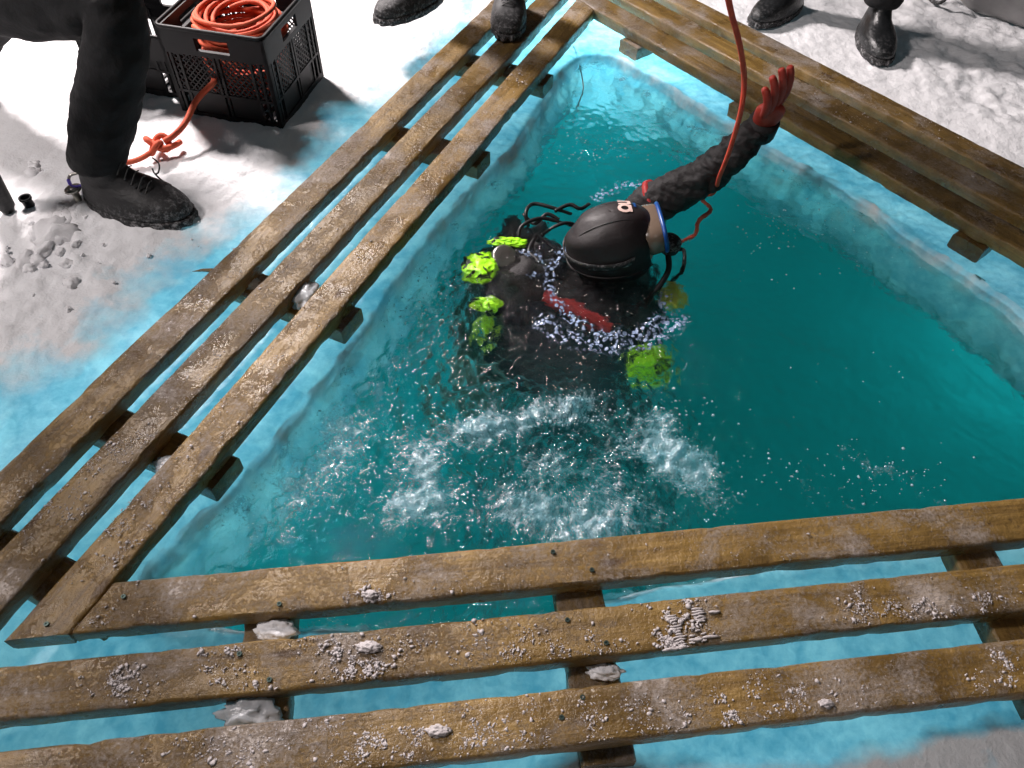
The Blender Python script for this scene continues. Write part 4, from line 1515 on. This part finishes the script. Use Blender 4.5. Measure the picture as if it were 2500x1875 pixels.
# mask: blue skirt, lens and strap
V, F = [], []
n = 32
for (x, sy, sz) in ((.066, .066, .046), (.078, .072, .050), (.100, .070, .048), (.112, .066, .044), (.114, .058, .037), (.106, .056, .035), (.080, .056, .036)):
    for k in range(n):
        th = 2 * PI * k / n
        ey = abs(math.cos(th)) ** .7 * (1 if math.cos(th) > 0 else -1); ez = abs(math.sin(th)) ** .7 * (1 if math.sin(th) > 0 else -1)
        V.append((x, ey * sy, .018 + ez * sz))
for i in range(6):
    for k in range(n): F.append((i * n + k, i * n + (k + 1) % n, (i + 1) * n + (k + 1) % n, (i + 1) * n + k))
mk = obj('mask', V, F, CLEAR, hd)
mb = MB(); mb.tube([Vector((.110, .068 * math.copysign(abs(math.cos(a)) ** .7, math.cos(a)), .018 + .047 * math.copysign(abs(math.sin(a)) ** .7, math.sin(a)))) for a in np.linspace(0, 2 * PI, 33)], .0052, 8, False)
mb.build('mask_frame', BLUE, mk)
obj('lens', [(.108, .056 * math.cos(2 * PI * k / 24), .018 + .035 * math.sin(2 * PI * k / 24)) for k in range(24)], [tuple(range(24))], LENS, mk, False)
mb = MB()
for t0_ in (0,):
    band = [Vector((.070 * math.cos(t_) + (-.0) - (.055 if math.cos(t_) < 0 else 0) * abs(math.cos(t_)), .101 * math.sin(t_), .012)) for t_ in np.linspace(.75, 2 * PI - .75, 34)]
    V, F = [], []
    for p in band:
        V += [p + Vector((0, 0, .010)), p + Vector((0, 0, -.010))]
    for i in range(len(band) - 1): F.append((2 * i, 2 * i + 1, 2 * i + 3, 2 * i + 2))
    sbn = obj('strap', V, F, SOLEM, mk); sbn.modifiers.new('t', 'SOLIDIFY').thickness = .003
# regulator in front of the mouth
rg = blob('regulator', (.125, 0, -.055), (.028, .034, .030), SOLEM, hd, 6, .08, 3)
mb = MB(); mb.tube(spline([(.13, -.03, -.06), (.12, -.07, -.08), (.07, -.12, -.10), (.0, -.16, -.13), (-.10, -.13, -.16), (-.17, -.05, -.17)], 8), .008, 10); mb.build('hose', RUBBER, dv).matrix_local = Matrix.Translation(rl_(hc)) @ hroot_rot.to_matrix().to_4x4()

# print on the hood's crown: a short pale wordmark, wrapped on the surface
def surf(u, v):
    """u along the face direction (0 crown), v sideways, both in metres on the crown"""
    x, y = u, v
    rx = .122 if x < 0 else .104
    q = max(0, 1 - (x / rx) ** 2 - (y / .096) ** 2)
    return Vector((x, y, .118 * math.sqrt(q) + .0035))
def stroke(mb, pts, w=.0042):
    P3 = [surf(ox + (p[0] - ox) * 1.35, oy + (p[1] - oy) * 1.35) for p in pts]
    V, F = [], []
    for i, p in enumerate(P3):
        t_ = (P3[min(i + 1, len(P3) - 1)] - P3[max(i - 1, 0)]).normalized()
        nn_ = Vector((p.x / .0144, p.y / .0092, p.z / .0139)).normalized()
        s_ = t_.cross(nn_) * w
        V += [p + s_, p - s_]
    for i in range(len(P3) - 1): F.append((2 * i, 2 * i + 1, 2 * i + 3, 2 * i + 2))
    mb.add(V, F)
def dens(a, b, k=5): return [(a[0] + (b[0] - a[0]) * i / k, a[1] + (b[1] - a[1]) * i / k) for i in range(k + 1)]
lg = MB()
ox, oy = .020, .024      # origin on the crown, far side
# comb letter and ring letter, reading towards the camera
stroke(lg, dens((ox + .018, oy + .022), (ox + .018, oy - .002)))
for yy in (.022, .010, -.002): stroke(lg, dens((ox, oy + yy), (ox + .018, oy + yy)))
stroke(lg, [(ox + .009 + .009 * math.cos(t_), oy - .016 + .009 * math.sin(t_)) for t_ in np.linspace(0, 2 * PI, 17)])
stroke(lg, dens((ox + .018, oy - .006), (ox + .018, oy - .026)))
lo = lg.build('wordmark', LOGO, hd, False)
lg = MB(); stroke(lg, dens((ox + .027, oy + .010), (ox + .027, oy - .010)), .003); lg.build('blue_mark', BLUE, hd, False)

# raised glove
gl_dir = at(1925, 190, .30) - A4
hand(dv, rl_(A4 + gl_dir.normalized() * .03), gl_dir, -fw + Vector((.18, 0, 0)), 1, REDG, 1.15, .40, spread=.06)
mb = MB(); d_ = gl_dir.normalized(); mb.tube([rl_(A4 - d_ * .035), rl_(A4 - d_ * .03), rl_(A4 + d_ * .02), rl_(A4 + d_ * .025)], [.042, .045, .042, .038], 18); mb.build('glove_cuff', NEOP, dv)
hand(dv, rl_(wN), fx, (0, 0, 1), -1, NEOP, 1.0, .6)
# arm band where the arm leaves the water
mb = MB(); mb.tube([rl_(A1.lerp(A2, .05)), rl_(A1.lerp(A2, .16))], [.070, .068], 18); mb.build('red_arm_band', REDS, dv)

# buoyancy vest: padded collar and shoulder straps
vest = MB()
col = []
for t_ in np.linspace(0.25, 2 * PI - 0.25, 30):
    col.append(rl_(nk + Vector((0, -.01, -.045)) + fx * (.155 * math.cos(t_)) + sx * (.15 * math.sin(t_)) + Vector((0, 0, -.02 * math.cos(t_)))))
vest.tube(col, [.026 + .010 * math.sin(i / 29 * PI) for i in range(30)], 10)
vest.build('vest_collar', NEOP, dv)
vb = blob('buoyancy_vest', rl_(at(1430, 790, -.262)), (.205, .165, .105), NEOP, dv, 41, .22, 5, 1.7)
vb2 = blob('back_wing', rl_(at(1275, 680, -.205)), (.110, .19, .080), NEOP, dv, 43, .35, 4, 2.6)
mb = MB()
pts = [rl_(at(1290, 712, -.19)), rl_(at(1340, 742, -.172)), rl_(at(1400, 762, -.165)), rl_(at(1450, 790, -.168)), rl_(at(1490, 815, -.18))]
mb.tube(spline(pts, 6), .021, 10)
mb.build('red_strap', REDS, dv)
# bubbles caught round the collar and shoulders
def near(poly, w):
    P_ = spline([at(x * 1.1302, y * 1.1302, WATZ) for x, y in poly], 10)
    d = np.full(gx.shape, 9.0)
    for p in P_: d = np.minimum(d, np.hypot(gx - p.x, gy - p.y))
    return np.exp(-(d / w) ** 2)
fr = 1.0 * near([(1238, 515), (1205, 555), (1186, 600), (1196, 645), (1240, 690), (1310, 722), (1380, 716), (1425, 680), (1440, 635)], .013)
fr = np.maximum(fr, .80 * near([(1175, 700), (1210, 722), (1260, 740), (1320, 745)], .026))
fr = np.maximum(fr, .85 * near([(1370, 745), (1420, 730), (1465, 690), (1400, 715)], .024))
fr = np.maximum(fr, .7 * near([(1290, 425), (1350, 400), (1400, 405), (1430, 430)], .018))
fr = np.maximum(fr, .5 * near([(1130, 540), (1170, 560), (1150, 600)], .014))
okf = (fr[:-1, :-1] > .06) & ins[:-1, :-1]
Qf = np.stack([a_[:-1, :-1], a_[:-1, 1:], a_[1:, 1:], a_[1:, :-1]], -1)[okf]
uf = np.unique(Qf); rm = -np.ones(nx * ny, int); rm[uf] = np.arange(len(uf))
Vf = np.stack([gx, gy, WATZ + hz + .0016], -1).reshape(-1, 3)[uf] - np.array([O.x, O.y, O.z])
o = quick_mesh('froth', Vf, rm[Qf], FROTH, dv)
q = o.data.attributes.new('froth', 'FLOAT', 'POINT')
q.data.foreach_set('value', fr.reshape(-1)[uf].astype(np.float32))
o['kind'] = 'stuff'

# tank on the back with valve, hoses; lime strap and bladder
def lathe(prof, n=24):
    V, F = [], []
    for r, z in prof:
        for k in range(n): V.append((r * math.cos(2 * PI * k / n), r * math.sin(2 * PI * k / n), z))
    for i in range(len(prof) - 1):
        for k in range(n): F.append((i * n + k, i * n + (k + 1) % n, (i + 1) * n + (k + 1) % n, (i + 1) * n + k))
    F.append(tuple(range(n - 1, -1, -1))); F.append(tuple((len(prof) - 1) * n + k for k in range(n)))
    return V, F
V, F = lathe([(.02, -.60), (.09, -.59), (.10, -.55), (.10, -.10), (.092, -.05), (.065, -.02), (.025, -.005), (.022, .03)])
tk = obj('tank', V, F, TANKM, dv)
tp = at(1225, 640, -.22)
tk.location = rl_(tp); axis = (chd - pel).normalized()
tk.rotation_euler = axis.to_track_quat('Z', 'Y').to_euler()
V, F = lathe([(.018, -.035), (.022, -.03), (.022, .03), (.018, .035)], 16)
vv = obj('valve', V, F, METAL, dv); vv.location = rl_(at(1240, 615, -.165)); vv.rotation_euler = (PI / 2, 0, .4)
lim = blob('bladder_left', rl_(at(1172, 655, -.133)), (.046, .060, .013), LIME, dv, 2, .26, 5, 2.4); lim.name = 'lime_bladder'
lim['label'] = 'bright lime-green bladder at the shoulder'
l2 = blob('lime_bladder', rl_(at(1240, 592, -.125)), (.052, .019, .010), LIME, dv, 9, .3, 5, 2.6)
l3 = blob('lime_bladder', rl_(at(1185, 745, -.140)), (.040, .026, .012), LIME, dv, 12, .3, 5, 2.6)
l3b = blob('lime_bladder', rl_(at(1185, 815, -.20)), (.015, .05, .03), LIME, dv, 14, .3, 5, 2.6)
l4 = blob('lime_pocket', rl_(at(1585, 905, -.22)), (.055, .05, .05), LIME, dv, 19, .3, 5, 2.6)
l5 = blob('yellow_gauge', rl_(at(1640, 735, -.19)), (.032, .048, .02), YEL, dv, 23, .3, 4, 2)
for k, pp in enumerate([
        [at(1290, 560, -.14), at(1285, 520, -.11), at(1300, 500, -.108), at(1345, 505, -.112), at(1400, 520, -.13)],
        [at(1270, 600, -.15), at(1275, 560, -.12), at(1320, 535, -.115), at(1370, 545, -.13), at(1420, 570, -.16)],
        [at(1300, 600, -.16), at(1340, 560, -.13), at(1390, 550, -.13), at(1430, 560, -.17)],
        [at(1280, 560, -.15), at(1330, 590, -.14), at(1360, 630, -.14), at(1340, 700, -.19)],
        [at(1270, 520, -.125), at(1300, 545, -.12), at(1330, 525, -.115), at(1365, 540, -.125)],
        [at(1350, 520, -.12), at(1385, 500, -.11), at(1410, 515, -.12), at(1440, 500, -.13)],
        [at(1310, 575, -.135), at(1290, 610, -.13), at(1320, 640, -.13), at(1300, 700, -.15)],
        [at(1200, 740, -.22), at(1230, 800, -.2), at(1300, 840, -.22)],
        [at(1645, 620, -.16), at(1668, 612, -.135), at(1662, 660, -.14), at(1640, 700, -.17)]]):
    mb = MB(); mb.tube(spline([rl_(p) + Vector((random.gauss(0, .004), random.gauss(0, .004), random.gauss(0, .003))) for p in pp], 8), .0055, 9); mb.build('hose', RUBBER, dv)
V, F = lathe([(.03, -.012), (.036, -.008), (.036, .008), (.03, .012)], 20)
sc2 = obj('first_stage', V, F, METAL, dv); sc2.location = rl_(at(1230, 630, -.14)); sc2.rotation_euler = (.5, .4, 0)
# fins
for a_, k_ in ((aF, 1), (aN, -1)):
    f0 = a_ + Vector((0, -.03, -.05)); f1_ = f0 + Vector((-.03 + .12 * k_, -.34, -.32))
    d_ = (f1_ - f0); s_ = d_.cross(Vector((0, 0, 1))).normalized(); u_ = s_.cross(d_).normalized()
    V = []
    for t_, w_, h_ in ((-.15, .05, .03), (0, .055, .035), (.25, .06, .02), (1, .11, .004)):
        for p_, q_ in ((-1, -1), (1, -1), (1, 1), (-1, 1)): V.append(rl_(f0 + d_ * t_ + s_ * w_ * p_ + u_ * h_ * q_))
    F = [(0, 3, 2, 1), (12, 13, 14, 15)] + [(i * 4 + k, i * 4 + (k + 1) % 4, (i + 1) * 4 + (k + 1) % 4, (i + 1) * 4 + k) for i in range(3) for k in range(4)]
    obj('fin', V, F, SOLEM, dv)

# ------------------------------------------------------------------ red safety line
P = [at(1700, -240, 1.02), at(1765, -60, .74), at(1785, 30, .62), at(1806, 110, .52), at(1817, 190, .41), at(1811, 260, .34), at(1796, 320, .26), at(1777, 380, .17), at(1757, 430, .06), at(1744, 468, -.10), at(1712, 492, -.150), at(1733, 520, -.155), at(1704, 548, -.16), at(1690, 585, -.165), at(1640, 612, -.18)]
mb = MB(); mb.tube(spline(P, 10), .0060, 10)
o = mb.build('safety_line', REDROPE); tag(o, 'red safety line running from above down into the water beside the diver', 'rope')
# thin pale cord at the far corner
mb = MB(); mb.tube(spline([at(1400, 112, -.09), at(1412, 150, -.115), at(1424, 215, -.12), at(1408, 270, -.16), at(1398, 330, -.25)], 8), .0022, 6)
o = mb.build('thin_cord', CORD); tag(o, 'thin pale cord hanging over the ice rim at the far corner of the hole', 'cord')

# ------------------------------------------------------------------ bubbles and floating flecks
fl = []
cand = foam.reshape(-1) ** 1.5 * ins.reshape(-1)
cand = cand / cand.sum()
pick = rng.choice(len(cand), 2600, p=cand)
for q_ in pick:
    x, y = gx.reshape(-1)[q_] + random.uniform(-.004, .004), gy.reshape(-1)[q_] + random.uniform(-.004, .004)
    r_ = min(.0030, .0009 * random.lognormvariate(0, .5))
    fl.append((x, y, water_z(x, y) + random.uniform(-.002, .001 + .004 * random.random()), r_))
for cx_, cy_, s_, m_ in [(1500, 350, 90, 70), (1400, 370, 70, 40), (1960, 560, 110, 40), (2050, 520, 90, 30), (1900, 640, 100, 22), (2250, 560, 80, 20), (2100, 900, 120, 12), (1000, 700, 60, 60), (980, 770, 60, 70), (1850, 1150, 120, 40), (1700, 1000, 60, 25), (2150, 1160, 100, 60)]:
    for _ in range(m_):
        p = at(random.gauss(cx_, s_), random.gauss(cy_, s_ * .35), WATZ)
        fl.append((p.x, p.y, water_z(p.x, p.y), random.uniform(.0008, .0026)))
fl = [f for f, k in zip(fl, inside(np.array([f[0] for f in fl]), np.array([f[1] for f in fl]), hole[::6])) if k]
o = scatter('floating_bubbles', fl, BUBBLE, .7, .08)
tag(o, 'white bubbles and foam flecks churned up on the water', kind='stuff')
